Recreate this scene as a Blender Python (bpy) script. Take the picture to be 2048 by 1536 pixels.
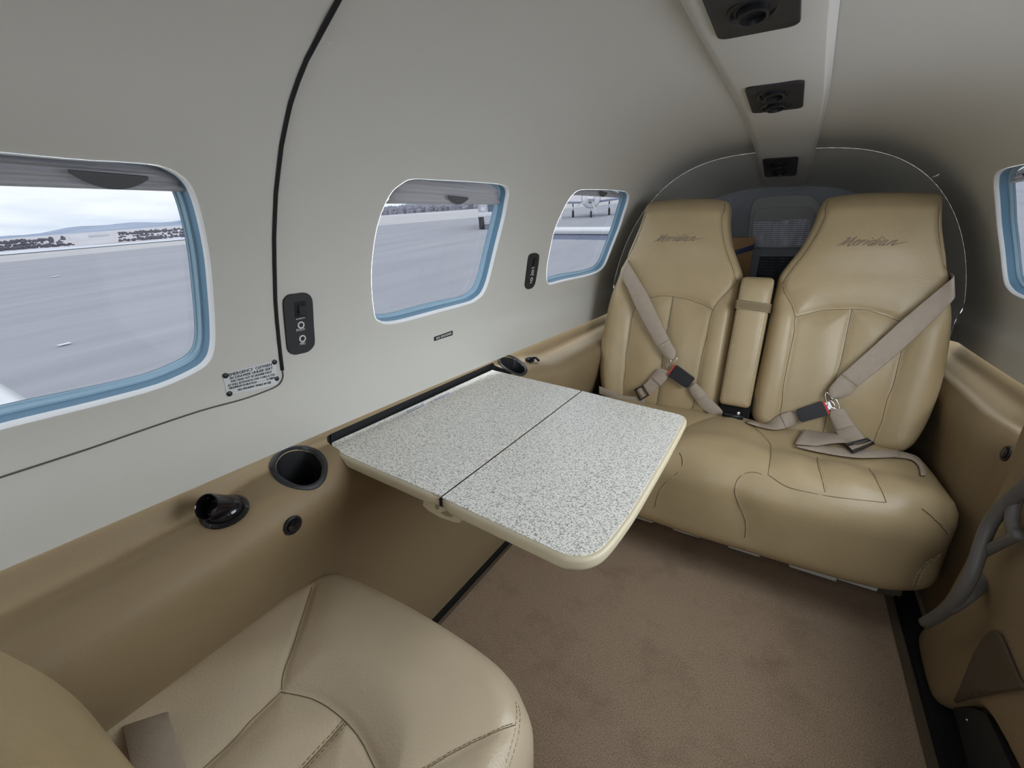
import bpy, bmesh, math, random
import numpy as np
from mathutils import Vector, Matrix, geometry
from mathutils.bvhtree import BVHTree
random.seed(7)
S = bpy.context.scene
COL = S.collection
for o in list(bpy.data.objects): bpy.data.objects.remove(o)

# ------------------------------------------------------------------ camera
FPX = 890.0                      # focal length in pixels of the 2048x1536 frame
CAM = np.array([.07, 0., .92])   # x right, y aft, z up, floor at z = 0
def _basis():
    px, py = 1590-1024, 460-768
    Y = np.array([px, py, FPX], float); Y /= np.linalg.norm(Y)
    a = -(FPX*FPX+py*py)/px
    X = -np.array([a, py, FPX]); X /= np.linalg.norm(X)
    Z = np.cross(X, Y)
    if Z[1] > 0: Z = -Z
    return X, Y, Z
BX, BY, BZ = _basis()
def ray(u, v):
    d = np.array([u-1024, v-768, FPX]); d = np.array([d@BX, d@BY, d@BZ])
    return d/np.linalg.norm(d)
cd = bpy.data.cameras.new('camera'); cam = bpy.data.objects.new('camera', cd); COL.objects.link(cam)
cd.sensor_width = 36; cd.lens = 36*FPX/2048; cd.clip_start = .01; cd.clip_end = 5000
# camera axes in world: right, up, back
right = Vector((BX[0], BY[0], BZ[0])); down = Vector((BX[1], BY[1], BZ[1])); fwd = Vector((BX[2], BY[2], BZ[2]))
cam.matrix_world = Matrix((( right.x, -down.x, -fwd.x, CAM[0]), (right.y, -down.y, -fwd.y, CAM[1]), (right.z, -down.z, -fwd.z, CAM[2]), (0, 0, 0, 1)))
S.camera = cam

# ------------------------------------------------------------------ view + world
S.view_settings.view_transform = 'Standard'; S.view_settings.look = 'None'
S.view_settings.gamma = 1; S.view_settings.use_curve_mapping = False
S.view_settings.exposure = 0.0
SKY = 10.2            # bright overcast winter sky
PANE_TINT = .113      # grey tint put into the panes to dim the bright outdoors
W = bpy.data.worlds.new('sky'); S.world = W; W.use_nodes = True
nt = W.node_tree; N = nt.nodes; Lk = nt.links; N.clear()
out = N.new('ShaderNodeOutputWorld'); bg = N.new('ShaderNodeBackground')
tc = N.new('ShaderNodeTexCoord'); mp = N.new('ShaderNodeMapping'); mp.inputs['Scale'].default_value = (1.2, 1.2, 9)
nz = N.new('ShaderNodeTexNoise'); nz.inputs['Scale'].default_value = 2.2; nz.inputs['Detail'].default_value = 5; nz.inputs['Roughness'].default_value = .55
cr = N.new('ShaderNodeValToRGB'); e = cr.color_ramp.elements
e[0].position = .36; e[0].color = (.62, .70, .80, 1); e[1].position = .62; e[1].color = (.90, .95, .97, 1)
Lk.new(tc.outputs['Generated'], mp.inputs['Vector']); Lk.new(mp.outputs['Vector'], nz.inputs['Vector'])
Lk.new(nz.outputs['Fac'], cr.inputs['Fac']); Lk.new(cr.outputs['Color'], bg.inputs['Color'])
bg.inputs['Strength'].default_value = SKY; Lk.new(bg.outputs[0], out.inputs[0])

# ------------------------------------------------------------------ materials
def mat(name, col, rough=.6, bump=0, bscale=200, spec=.3, metal=0, var=0, vscale=20, detail=3, col2=None, voro=0):
    m = bpy.data.materials.new(name); m.use_nodes = True
    nt = m.node_tree; n = nt.nodes; L = nt.links; p = n['Principled BSDF']
    p.inputs['Roughness'].default_value = rough; p.inputs['Metallic'].default_value = metal
    p.inputs['Specular IOR Level'].default_value = spec
    p.inputs['Base Color'].default_value = (*col, 1)
    tc = n.new('ShaderNodeTexCoord')
    if var:
        z = n.new('ShaderNodeTexNoise'); z.inputs['Scale'].default_value = vscale; z.inputs['Detail'].default_value = detail
        L.new(tc.outputs['Object'], z.inputs['Vector'])
        r = n.new('ShaderNodeValToRGB'); r.color_ramp.elements[0].position = .3; r.color_ramp.elements[1].position = .7
        c2 = col2 or tuple(c*(1-var) for c in col)
        r.color_ramp.elements[0].color = (*c2, 1); r.color_ramp.elements[1].color = (*col, 1)
        L.new(z.outputs['Fac'], r.inputs['Fac']); L.new(r.outputs['Color'], p.inputs['Base Color'])
    if bump:
        if voro:
            z = n.new('ShaderNodeTexVoronoi'); z.inputs['Scale'].default_value = bscale; o = z.outputs['Distance']
        else:
            z = n.new('ShaderNodeTexNoise'); z.inputs['Scale'].default_value = bscale; z.inputs['Detail'].default_value = 4; o = z.outputs['Fac']
        L.new(tc.outputs['Object'], z.inputs['Vector'])
        b = n.new('ShaderNodeBump'); b.inputs['Strength'].default_value = bump; b.inputs['Distance'].default_value = .002
        L.new(o, b.inputs['Height']); L.new(b.outputs['Normal'], p.inputs['Normal'])
    return m
M = {}
M['liner'] = mat('headliner_vinyl', (.555, .54, .492), .62, .12, 500, .25)
M['tan'] = mat('tan_vinyl', (.26, .19, .108), .55, .15, 420, .3, var=.05, vscale=6)
M['leather'] = mat('tan_leather', (.44, .335, .19), .35, .13, 330, .45, var=.07, vscale=14, voro=1)
M['leather2'] = mat('worn_leather', (.60, .49, .345), .35, .13, 300, .45, var=.10, vscale=9, voro=1)  # same tan leather, lightened because the near seat is lit more
M['thread'] = mat('thread', (.62, .54, .40), .7)
M['crease'] = mat('seam_shadow', (.20, .15, .085), .8)  # dark tone painting the shade in the pressed seams
M['seamgrey'] = mat('seam_grey', (.10, .095, .09), .8)
M['embroid'] = mat('embroidery', (.28, .22, .165), .6)
M['web'] = mat('belt_webbing', (.42, .345, .275), .55, .5, 700, .3, var=.08, vscale=60)
M['black'] = mat('black_plastic', (.012, .012, .014), .38, .08, 600, .4)
M['gloss'] = mat('gloss_black', (.008, .007, .009), .12, 0, 1, .5)
M['panelblk'] = mat('charcoal_plate', (.022, .022, .025), .5, .1, 900, .35)
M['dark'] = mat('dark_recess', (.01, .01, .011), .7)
M['rubber'] = mat('rubber_seal', (.01, .01, .01), .6)
M['chrome'] = mat('chrome', (.75, .75, .77), .2, metal=1)
M['red'] = mat('red_plastic', (.65, .05, .04), .4)
M['blue'] = mat('blue_window_liner', (.13, .25, .36), .4, 0, 1, .4)
M['lip'] = mat('white_edge_lip', (.86, .87, .88), .5)  # whiter than the liner, painting the window glow on the opening edge
M['gasket'] = mat('pale_blue_gasket', (.30, .46, .58), .35, 0, 1, .5)
M['shade'] = mat('grey_shade_cloth', (.56, .55, .56), .8, .2, 300, .2)
M['shadedk'] = mat('grey_shade_fold', (.22, .215, .225), .8, .2, 300, .2)
M['tab'] = mat('shade_grip', (.10, .10, .105), .7)
M['white'] = mat('white_paint', (.85, .86, .88), .35)
M['ink'] = mat('ink', (.03, .03, .035), .6)
M['ltxt'] = mat('pale_print', (.70, .70, .70), .6)
M['alu'] = mat('placard_aluminium', (.62, .63, .64), .45, spec=.4)
M['sticker'] = mat('clear_label', (.75, .77, .82), .4)
M['beige'] = mat('beige_edge_trim', (.56, .49, .35), .42, .1, 300, .4)
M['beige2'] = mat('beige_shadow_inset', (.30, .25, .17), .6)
M['grey'] = mat('grey_tube', (.13, .12, .11), .45, .1, 300)
M['cargo'] = mat('grey_bulkhead_fabric', (.30, .31, .34), .9, .3, 300, .1, var=.1, vscale=40)
M['hatch'] = mat('grey_hatch_vinyl', (.36, .36, .345), .6)
M['card'] = mat('cardboard', (.30, .17, .08), .8, var=.1, vscale=30)
M['tape'] = mat('blue_tape', (.05, .06, .16), .4)
M['pocket'] = mat('brown_pocket', (.10, .075, .05), .7, .2, 300)
M['under'] = mat('grey_base_panel', (.68, .64, .57), .7)
M['pipe'] = mat('light_piping', (.75, .75, .76), .5)

def carpet():
    m = mat('brown_carpet', (.225, .155, .100), .95, 1.0, 420, .05)
    n = m.node_tree.nodes; L = m.node_tree.links; p = n['Principled BSDF']; tc = n.new('ShaderNodeTexCoord')
    a = n.new('ShaderNodeTexNoise'); a.inputs['Scale'].default_value = 380; a.inputs['Detail'].default_value = 2
    b = n.new('ShaderNodeTexNoise'); b.inputs['Scale'].default_value = 7; b.inputs['Detail'].default_value = 6; b.inputs['Roughness'].default_value = .7
    for q in (a, b): L.new(tc.outputs['Object'], q.inputs['Vector'])
    r1 = n.new('ShaderNodeValToRGB'); r1.color_ramp.elements[0].position = .3; r1.color_ramp.elements[0].color = (.25, .178, .122, 1)
    r1.color_ramp.elements[1].position = .7; r1.color_ramp.elements[1].color = (.49, .365, .26, 1)
    r2 = n.new('ShaderNodeValToRGB'); r2.color_ramp.elements[0].position = .28; r2.color_ramp.elements[0].color = (.76, .75, .73, 1)
    r2.color_ramp.elements[1].position = .5; r2.color_ramp.elements[1].color = (1, 1, 1, 1)
    mx = n.new('ShaderNodeMixRGB'); mx.blend_type = 'MULTIPLY'; mx.inputs[0].default_value = 1
    L.new(a.outputs['Fac'], r1.inputs[0]); L.new(b.outputs['Fac'], r2.inputs[0]); L.new(r1.outputs[0], mx.inputs[1]); L.new(r2.outputs[0], mx.inputs[2])
    L.new(mx.outputs[0], p.inputs['Base Color']); return m
M['carpet'] = carpet()
def laminate():
    m = mat('speckled_laminate', (.6, .6, .6), .33, 0, 1, .5)
    n = m.node_tree.nodes; L = m.node_tree.links; p = n['Principled BSDF']; tc = n.new('ShaderNodeTexCoord')
    a = n.new('ShaderNodeTexNoise'); a.inputs['Scale'].default_value = 480; a.inputs['Detail'].default_value = 1
    b = n.new('ShaderNodeTexNoise'); b.inputs['Scale'].default_value = 310; b.inputs['Detail'].default_value = 1
    mp = n.new('ShaderNodeMapping'); mp.inputs['Location'].default_value = (7, 3, 2)
    L.new(tc.outputs['Object'], a.inputs[0]); L.new(tc.outputs['Object'], mp.inputs[0]); L.new(mp.outputs[0], b.inputs[0])
    r1 = n.new('ShaderNodeValToRGB'); r1.color_ramp.interpolation = 'LINEAR'
    e = r1.color_ramp.elements; e[0].position = .30; e[0].color = (.24, .23, .21, 1); e[1].position = .49; e[1].color = (.90, .87, .81, 1)
    r2 = n.new('ShaderNodeValToRGB'); e = r2.color_ramp.elements; e[0].position = .32; e[0].color = (.50, .51, .53, 1); e[1].position = .46; e[1].color = (1, 1, 1, 1)
    mx = n.new('ShaderNodeMixRGB'); mx.blend_type = 'MULTIPLY'; mx.inputs[0].default_value = 1
    L.new(a.outputs['Fac'], r1.inputs[0]); L.new(b.outputs['Fac'], r2.inputs[0]); L.new(r1.outputs[0], mx.inputs[1]); L.new(r2.outputs[0], mx.inputs[2])
    L.new(mx.outputs[0], p.inputs['Base Color']); return m
M['laminate'] = laminate()
def pane_mat():
    m = bpy.data.materials.new('tinted_pane'); m.use_nodes = True; nt = m.node_tree; n = nt.nodes; L = nt.links; n.clear()
    o = n.new('ShaderNodeOutputMaterial'); t = n.new('ShaderNodeBsdfTransparent'); g = n.new('ShaderNodeBsdfGlossy')
    t.inputs[0].default_value = (PANE_TINT, PANE_TINT*1.0, PANE_TINT*1.03, 1); g.inputs['Roughness'].default_value = .05
    f = n.new('ShaderNodeLayerWeight'); f.inputs[0].default_value = .12; mx = n.new('ShaderNodeMixShader')
    mm = n.new('ShaderNodeMath'); mm.operation = 'MULTIPLY_ADD'; mm.inputs[1].default_value = .25; mm.inputs[2].default_value = .02
    L.new(f.outputs['Facing'], mm.inputs[0]); L.new(mm.outputs[0], mx.inputs[0]); L.new(t.outputs[0], mx.inputs[1]); L.new(g.outputs[0], mx.inputs[2]); L.new(mx.outputs[0], o.inputs[0]); return m
M['pane'] = pane_mat()
def print_mat(name, base, ink, sx, sy, thr):
    m = mat(name, base, .5); n = m.node_tree.nodes; L = m.node_tree.links; p = n['Principled BSDF']; tc = n.new('ShaderNodeTexCoord')
    w = n.new('ShaderNodeTexWave'); w.bands_direction = 'Z'; w.inputs['Scale'].default_value = sy; w.inputs['Distortion'].default_value = 0
    mp = n.new('ShaderNodeMapping'); mp.inputs['Scale'].default_value = (sx, 1, sx*.25); z = n.new('ShaderNodeTexNoise'); z.inputs['Scale'].default_value = 1; z.inputs['Detail'].default_value = 3
    L.new(tc.outputs['Object'], w.inputs[0]); L.new(tc.outputs['Object'], mp.inputs[0]); L.new(mp.outputs[0], z.inputs[0])
    mu = n.new('ShaderNodeMath'); mu.operation = 'MULTIPLY'; L.new(w.outputs['Fac'], mu.inputs[0]); L.new(z.outputs['Fac'], mu.inputs[1])
    r = n.new('ShaderNodeValToRGB'); r.color_ramp.elements[0].position = thr; r.color_ramp.elements[0].color = (*base, 1)
    r.color_ramp.elements[1].position = thr+.08; r.color_ramp.elements[1].color = (*ink, 1)
    L.new(mu.outputs[0], r.inputs[0]); L.new(r.outputs[0], p.inputs['Base Color']); return m
M['paper'] = print_mat('printed_form', (.62, .62, .70), (.20, .20, .25), 60, 40, .30)
M['blkprint'] = print_mat('printed_black_placard', (.006, .006, .008), (.06, .06, .07), 70, 24, .40)
def asphalt():
    m = mat('asphalt', (.30, .30, .325), .9, .0, 1, .1)
    n = m.node_tree.nodes; L = m.node_tree.links; p = n['Principled BSDF']; tc = n.new('ShaderNodeTexCoord')
    mp = n.new('ShaderNodeMapping'); mp.inputs['Scale'].default_value = (.9, .10, 1); mp.inputs['Rotation'].default_value = (0, 0, .35)
    a = n.new('ShaderNodeTexNoise'); a.inputs['Scale'].default_value = .8; a.inputs['Detail'].default_value = 6; a.inputs['Roughness'].default_value = .65
    L.new(tc.outputs['Object'], mp.inputs[0]); L.new(mp.outputs[0], a.inputs[0])
    r = n.new('ShaderNodeValToRGB'); r.color_ramp.elements[0].position = .25; r.color_ramp.elements[0].color = (.36, .365, .40, 1)
    r.color_ramp.elements[1].position = .75; r.color_ramp.elements[1].color = (.47, .465, .50, 1)
    L.new(a.outputs['Fac'], r.inputs[0]); L.new(r.outputs[0], p.inputs['Base Color']); return m
M['asphalt'] = asphalt()
M['concrete'] = mat('pale_concrete', (.62, .60, .60), .9, var=.1, vscale=.3)
M['snow'] = mat('snow', (.75, .78, .85), .8)
M['scrub'] = mat('winter_grass', (.50, .45, .43), .95, var=.4, vscale=.12, detail=6, col2=(.75, .75, .82))
M['bush'] = mat('grey_brush', (.13, .125, .15), .95)
M['hill'] = mat('snowy_hills', (.50, .56, .68), .9, var=.5, vscale=.012, detail=6, col2=(.25, .32, .45))
M['tire'] = mat('tire', (.05, .05, .06), .8)
M['truckw'] = mat('truck_paint', (.62, .64, .68), .4)
M['glassdk'] = mat('dark_glass', (.10, .13, .18), .1, spec=.6)
M['planeb'] = mat('blue_grey_paint', (.30, .34, .46), .4)

# ------------------------------------------------------------------ object helpers
def link(name, me, m, parent=None, smooth=True, **props):
    if m is not None and not me.materials: me.materials.append(m)
    if smooth and len(me.polygons): me.polygons.foreach_set('use_smooth', [True]*len(me.polygons))
    o = bpy.data.objects.new(name, me); COL.objects.link(o)
    if parent is not None: o.parent = parent; o.matrix_parent_inverse = Matrix.Translation(-parent.location) if parent.type == 'EMPTY' else parent.matrix_world.inverted()
    for k, v in props.items(): o[k] = v
    return o
def mesh_from(verts, faces):
    me = bpy.data.meshes.new('m'); me.from_pydata([tuple(map(float, v)) for v in verts], [], faces); me.update(); return me
def from_bm(bm):
    bmesh.ops.recalc_face_normals(bm, faces=bm.faces)
    me = bpy.data.meshes.new('m'); bm.to_mesh(me); bm.free(); return me
def thing(name, label, cat, loc, group=None):
    o = bpy.data.objects.new(name, None); COL.objects.link(o); o.location = loc; o.empty_display_size = .05
    o['label'] = label; o['category'] = cat
    if group: o['group'] = group
    return o
def sharp(o, ang=40):
    me = o.data
    try: me.set_sharp_from_angle(angle=math.radians(ang))
    except Exception: pass
    return o
def bvh(o):
    me = o.data; return BVHTree.FromPolygons([v.co for v in me.vertices], [tuple(p.vertices) for p in me.polygons])
VC = Vector(CAM)
def hit(t, u, v, off=0):
    r = Vector(ray(u, v)); co, no, i, d = t.ray_cast(VC, r)
    if co is None: return None, None
    if no.dot(r) > 0: no = -no
    return co+no*off, no
def trace(t, px, off=0, step=8):
    out = []
    for (a, b), (c, d) in zip(px[:-1], px[1:]):
        k = max(1, int(math.hypot(c-a, d-b)/step))
        for i in range(k):
            co, no = hit(t, a+(c-a)*i/k, b+(d-b)*i/k, off)
            if co is not None: out.append((co, no))
    co, no = hit(t, *px[-1], off)
    if co is not None: out.append((co, no))
    return out
def onp(u, v, axis, val):
    r = ray(u, v); return Vector(CAM+r*((val-CAM[axis])/r[axis]))
def smooth_px(px, n=6):
    """Catmull-Rom through pixel or world points"""
    P = [Vector(p) for p in px]; o = []
    for i in range(len(P)-1):
        a = P[max(0, i-1)]; b = P[i]; c = P[i+1]; d = P[min(len(P)-1, i+2)]
        for k in range(n):
            t = k/n; o.append(.5*((2*b)+(c-a)*t+(2*a-5*b+4*c-d)*t*t+(3*b-a-3*c+d)*t**3))
    o.append(P[-1]); return o
def smooth_loop(px, n=4):
    P = [Vector(p) for p in px]; o = []; m = len(P)
    for i in range(m):
        a, b, c, d = P[i-1], P[i], P[(i+1) % m], P[(i+2) % m]
        for k in range(n):
            t = k/n; o.append(.5*((2*b)+(c-a)*t+(2*a-5*b+4*c-d)*t*t+(3*b-a-3*c+d)*t**3))
    return o
def tube_bm(bm, pts, rad, seg=8, caps=True):
    pts = [Vector(p) for p in pts]; rings = []; ref = None
    for i, p in enumerate(pts):
        t = (pts[min(i+1, len(pts)-1)]-pts[max(i-1, 0)])
        if t.length < 1e-9: t = Vector((0, 0, 1))
        t.normalize()
        if ref is None: ref = t.orthogonal().normalized()
        ref = (ref-t*ref.dot(t))
        if ref.length < 1e-6: ref = t.orthogonal()
        ref.normalize(); b = t.cross(ref); r = rad[i] if isinstance(rad, (list, tuple)) else rad
        rings.append([bm.verts.new(p+(ref*math.cos(2*math.pi*k/seg)+b*math.sin(2*math.pi*k/seg))*r) for k in range(seg)])
    for A, B in zip(rings[:-1], rings[1:]):
        for k in range(seg): bm.faces.new((A[k], A[(k+1) % seg], B[(k+1) % seg], B[k]))
    if caps:
        bm.faces.new(rings[0][::-1]); bm.faces.new(rings[-1])
def tube(name, pts, rad, m, parent=None, seg=8, **kw):
    bm = bmesh.new(); tube_bm(bm, pts, rad, seg); return link(name, from_bm(bm), m, parent, **kw)
def lathe(name, prof, m, origin, axis, parent=None, seg=28, xs=1, upref=None, **kw):
    """prof: list of (radius, height along axis)"""
    ax = Vector(axis).normalized(); x = (Vector(upref)-ax*Vector(upref).dot(ax)).normalized() if upref is not None else ax.orthogonal().normalized(); y = ax.cross(x)
    bm = bmesh.new(); rings = []
    for r, h in prof:
        if r < 1e-6: rings.append([bm.verts.new(Vector(origin)+ax*h)])
        else: rings.append([bm.verts.new(Vector(origin)+ax*h+(x*math.cos(2*math.pi*k/seg)*xs+y*math.sin(2*math.pi*k/seg))*r) for k in range(seg)])
    for A, B in zip(rings[:-1], rings[1:]):
        if len(A) == 1 and len(B) == 1: continue
        for k in range(seg):
            f = [A[0]] if len(A) == 1 else [A[k], A[(k+1) % seg]]
            f += [B[0]] if len(B) == 1 else [B[(k+1) % seg], B[k]]
            bm.faces.new(f)
    return sharp(link(name, from_bm(bm), m, parent, **kw), 35)
def prism(name, ring, vec, m, parent=None, bevel=0, **kw):
    """extrude a closed 3D ring along vec"""
    bm = bmesh.new(); A = [bm.verts.new(p) for p in ring]; B = [bm.verts.new(Vector(p)+Vector(vec)) for p in ring]; n = len(ring)
    bm.faces.new(A[::-1]); bm.faces.new(B)
    for k in range(n): bm.faces.new((A[k], A[(k+1) % n], B[(k+1) % n], B[k]))
    if bevel: bmesh.ops.bevel(bm, geom=[e for e in bm.edges], offset=bevel, segments=2, affect='EDGES', clamp_overlap=True)
    return sharp(link(name, from_bm(bm), m, parent, **kw), 35)
def box(name, lo, hi, m, parent=None, bevel=0, **kw):
    x0, y0, z0 = lo; x1, y1, z1 = hi
    return prism(name, [(x0, y0, z0), (x1, y0, z0), (x1, y1, z0), (x0, y1, z0)], (0, 0, z1-z0), m, parent, bevel, **kw)
def plate(name, ring, no, th, m, parent=None, lift=0, **kw):
    """thin rounded plate: ring of world points pushed out along normal"""
    no = Vector(no).normalized(); c = sum((Vector(p) for p in ring), Vector())/len(ring)
    bm = bmesh.new(); n = len(ring); R = []
    for s, h in ((1, 0), (1, th*.6), (.985, th), ):
        R.append([bm.verts.new(c+(Vector(p)-c)*s+no*(h+lift)) for p in ring])
    for A, B in zip(R[:-1], R[1:]):
        for k in range(n): bm.faces.new((A[k], A[(k+1) % n], B[(k+1) % n], B[k]))
    bm.faces.new(R[0][::-1]); bm.faces.new(R[-1])
    return sharp(link(name, from_bm(bm), m, parent, **kw), 40)
def rrect(c, ux, uy, w, h, r, seg=5):
    c, ux, uy = Vector(c), Vector(ux).normalized(), Vector(uy).normalized(); o = []
    for sx, sy, a0 in ((1, 1, 0), (-1, 1, 90), (-1, -1, 180), (1, -1, 270)):
        for k in range(seg+1):
            a = math.radians(a0+90*k/seg); o.append(c+ux*(sx*(w/2-r)+r*math.cos(a))+uy*(sy*(h/2-r)+r*math.sin(a)))
    return o
def text(name, body, o, ux, uy, size, m, parent=None, align='CENTER', shear=0, ext=.0003, space=1.0, wmax=None, **kw):
    cu = bpy.data.curves.new('t', 'FONT'); cu.body = body; cu.size = 1; cu.align_x = align; cu.align_y = 'CENTER'; cu.shear = shear; cu.space_character = space
    cu.extrude = ext/size; cu.resolution_u = 2
    to = bpy.data.objects.new('t', cu); COL.objects.link(to); bpy.context.view_layer.update()
    me = bpy.data.meshes.new_from_object(to.evaluated_get(bpy.context.evaluated_depsgraph_get())); bpy.data.objects.remove(to)
    ux = Vector(ux).normalized(); uy = Vector(uy); uy = (uy-ux*uy.dot(ux)).normalized(); n = ux.cross(uy)
    sx = size
    if wmax:
        w = max(v.co.x for v in me.vertices)-min(v.co.x for v in me.vertices); sx = wmax/w
    for v in me.vertices: v.co = Vector(o)+ux*v.co.x*sx+uy*v.co.y*size+n*(v.co.z*size+.0004)
    me.update(); return link(name, me, m, parent, smooth=False, **kw)
def dist_pl(P, poly, closed=False):
    """min distance of points P (n,k) to polyline"""
    Q = np.array([tuple(p) for p in poly]); A = Q if closed else Q[:-1]; B = np.roll(Q, -1, 0) if closed else Q[1:]
    best = np.full(len(P), 1e9)
    for a, b in zip(A, B):
        ab = b-a; L = ab@ab
        t = np.clip(((P-a)@ab)/L, 0, 1) if L > 0 else np.zeros(len(P))
        best = np.minimum(best, np.linalg.norm(P-a-t[:, None]*ab, axis=1))
    return best
def inside(P, poly):
    Q = np.array([tuple(p) for p in poly]); x, y = P[:, 0], P[:, 1]; r = np.zeros(len(P), bool); j = len(Q)-1
    for i in range(len(Q)):
        xi, yi = Q[i]; xj, yj = Q[j]
        if yi != yj: r ^= ((yi > y) != (yj > y)) & (x < (xj-xi)*(y-yi)/(yj-yi)+xi)
        j = i
    return r
def sheet(name, fn, a0, a1, b0, b1, da, db, holes, m, parent=None, sb=1.0, **kw):
    """surface fn(a,b)->Vector over a rectangle with holes (loops of (a,b)); sb scales b for triangulation"""
    na = int(round((a1-a0)/da)); nb = int(round((b1-b0)/db))
    G = np.array([(a0+(a1-a0)*i/na, b0+(b1-b0)*j/nb) for i in range(na+1) for j in range(nb+1)])
    keep = np.ones(len(G), bool)
    border = (abs(G[:, 0]-a0) < 1e-9) | (abs(G[:, 0]-a1) < 1e-9) | (abs(G[:, 1]-b0) < 1e-9) | (abs(G[:, 1]-b1) < 1e-9)
    for h in holes:
        hh = np.array([tuple(p) for p in h]); near = dist_pl(G*[1, sb], hh*[1, sb], True) < min(da, db*sb)*.45
        keep &= border | ~(inside(G, h) | near)
    V = [Vector((p[0], p[1]*sb)) for p in G[keep]]; E_ = []
    for h in holes:
        k = len(V); V += [Vector((p[0], p[1]*sb)) for p in h]; E_ += [(k+i, k+(i+1) % len(h)) for i in range(len(h))]
    vo, eo, fo = geometry.delaunay_2d_cdt(V, E_, [], 0, 1e-7)[:3]
    P = np.array([(v[0], v[1]/sb) for v in vo]); F = []
    cen = np.array([P[list(f)].mean(0) for f in fo]); bad = np.zeros(len(fo), bool)
    for h in holes: bad |= inside(cen, h)
    F = [tuple(f) for f, b in zip(fo, bad) if not b]
    pts = [fn(a, b) for a, b in P]; me = mesh_from(pts, F)
    nor = []
    for a, b in P:
        e_ = 1e-3; t1 = fn(min(a+e_, a1), b)-fn(max(a-e_, a0), b); t2 = fn(a, min(b+e_, b1))-fn(a, max(b-e_, b0)); n_ = t1.cross(t2)
        nor.append(tuple(n_.normalized()) if n_.length > 1e-12 else (0, 0, 1))
    if me.polygons and Vector(nor[me.polygons[0].vertices[0]]).dot(me.polygons[0].normal) < 0:
        me.flip_normals()
        if Vector(nor[me.polygons[0].vertices[0]]).dot(me.polygons[0].normal) < 0: nor = [tuple(-c for c in q) for q in nor]
    o = link(name, me, m, parent, **kw)
    me.normals_split_custom_set_from_vertices(nor); return o
def pad(outline, T, R, fmap, grid=.008, crown=None, rb=None, side=6):
    """upholstered pad: outline (2D loop), thickness T, edge radius R; fmap(u,w,d)->world, d = 0 at nominal front, -T at back"""
    Q = np.array([tuple(p) for p in outline]); area = np.sum(Q[:, 0]*np.roll(Q[:, 1], -1)-np.roll(Q[:, 0], -1)*Q[:, 1])
    if area < 0: Q = Q[::-1]
    tn = np.roll(Q, -1, 0)-np.roll(Q, 1, 0); tn /= np.linalg.norm(tn, axis=1)[:, None]; nin = np.stack([-tn[:, 1], tn[:, 0]], 1)
    n = len(Q); es = [0]+[R*(1-math.cos(math.radians(a))) for a in (18, 36, 54, 70)]
    rings2 = [Q+nin*e_ for e_ in es]; lim = es[-1]
    lo, hi = Q.min(0), Q.max(0); xs = np.arange(lo[0]+grid/2, hi[0], grid); ys = np.arange(lo[1]+grid/2, hi[1], grid)
    G = np.array([(x, y) for x in xs for y in ys]); G = G[inside(G, Q)]; dG = dist_pl(G, Q, True); G = G[dG > lim+grid*.6]
    V = [Vector(p) for p in rings2[-1]]+[Vector(p) for p in G]; E_ = [(i, (i+1) % n) for i in range(n)]
    vo, eo, fo = geometry.delaunay_2d_cdt(V, E_, [], 1, 1e-7)[:3]
    P = np.array([tuple(v) for v in vo]); dP = dist_pl(P, Q, True)
    cr = crown if crown else (lambda u, w: 0)
    def dep(p, e_):
        return (-R+math.sqrt(max(0, R*R-(R-e_)**2)) if e_ < R else 0)+cr(p[0], p[1])
    verts = [fmap(p[0], p[1], dep(p, e_)) for p, e_ in zip(P, dP)]; faces = [tuple(f) for f in fo]
    # match ring verts
    idx = []
    for p in rings2[-1]: idx.append(int(np.argmin(((P-p)**2).sum(1))))
    prev = idx
    rb = R*.5 if rb is None else rb
    lay = [(rings2[k], -R+math.sqrt(max(0, R*R-(R-es[k])**2)), True) for k in range(len(es)-2, -1, -1)]
    for k in range(1, side+1): lay.append((Q, -R-(T-R-rb)*k/side, False))
    for a in (30, 60, 90): lay.append((Q+nin*rb*(1-math.cos(math.radians(a))), -T+rb-rb*math.sin(math.radians(a)), False))
    for ring, d, usec in lay:
        k0 = len(verts)
        fade = 1.0 if usec else max(0, 1-(-d-R)/(T-R+1e-9))
        verts += [fmap(p[0], p[1], d+cr(p[0], p[1])*fade) for p in ring]
        cur = list(range(k0, k0+n))
        for i in range(n): faces.append((prev[i], prev[(i+1) % n], cur[(i+1) % n], cur[i]))
        prev = cur
    faces.append(tuple(prev))
    me = mesh_from(verts, faces); bm = bmesh.new(); bm.from_mesh(me); bpy.data.meshes.remove(me); return from_bm(bm)
def groove(o, lines, depth=.005, width=.006, pillow=.006, prange=.03, only=None):
    """press seam lines into the padding and puff the panels between them"""
    me = o.data; P = np.array([v.co[:] for v in me.vertices]); Nn = np.array([v.normal[:] for v in me.vertices]); d = np.full(len(P), 9.)
    for l in lines:
        if len(l) > 1: d = np.minimum(d, dist_pl(P, l))
    disp = pillow*(1-np.exp(-(d/prange)**2))-depth*np.exp(-(d/width)**2)-pillow
    P2 = P+Nn*disp[:, None]
    me.vertices.foreach_set('co', P2.ravel()); me.update()
def snap(pl, T, it=6, lift=.0003):
    q = [Vector(p) for p in pl]
    r = [q[0]]
    for a, b in zip(q[:-1], q[1:]):
        k = max(1, int((b-a).length/.006)); r += [a.lerp(b, (i+1)/k) for i in range(k)]
    for _ in range(it):
        w = [T.find_nearest(p)[0] for p in r]
        r = [w[0]]+[(w[i-1]+w[i]*2+w[i+1])/4 for i in range(1, len(w)-1)]+[w[-1]]
    o = []
    for p in r:
        c, n_, i, d = T.find_nearest(p); o.append(p+n_*((c-p).dot(n_)+lift))
    return o
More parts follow.
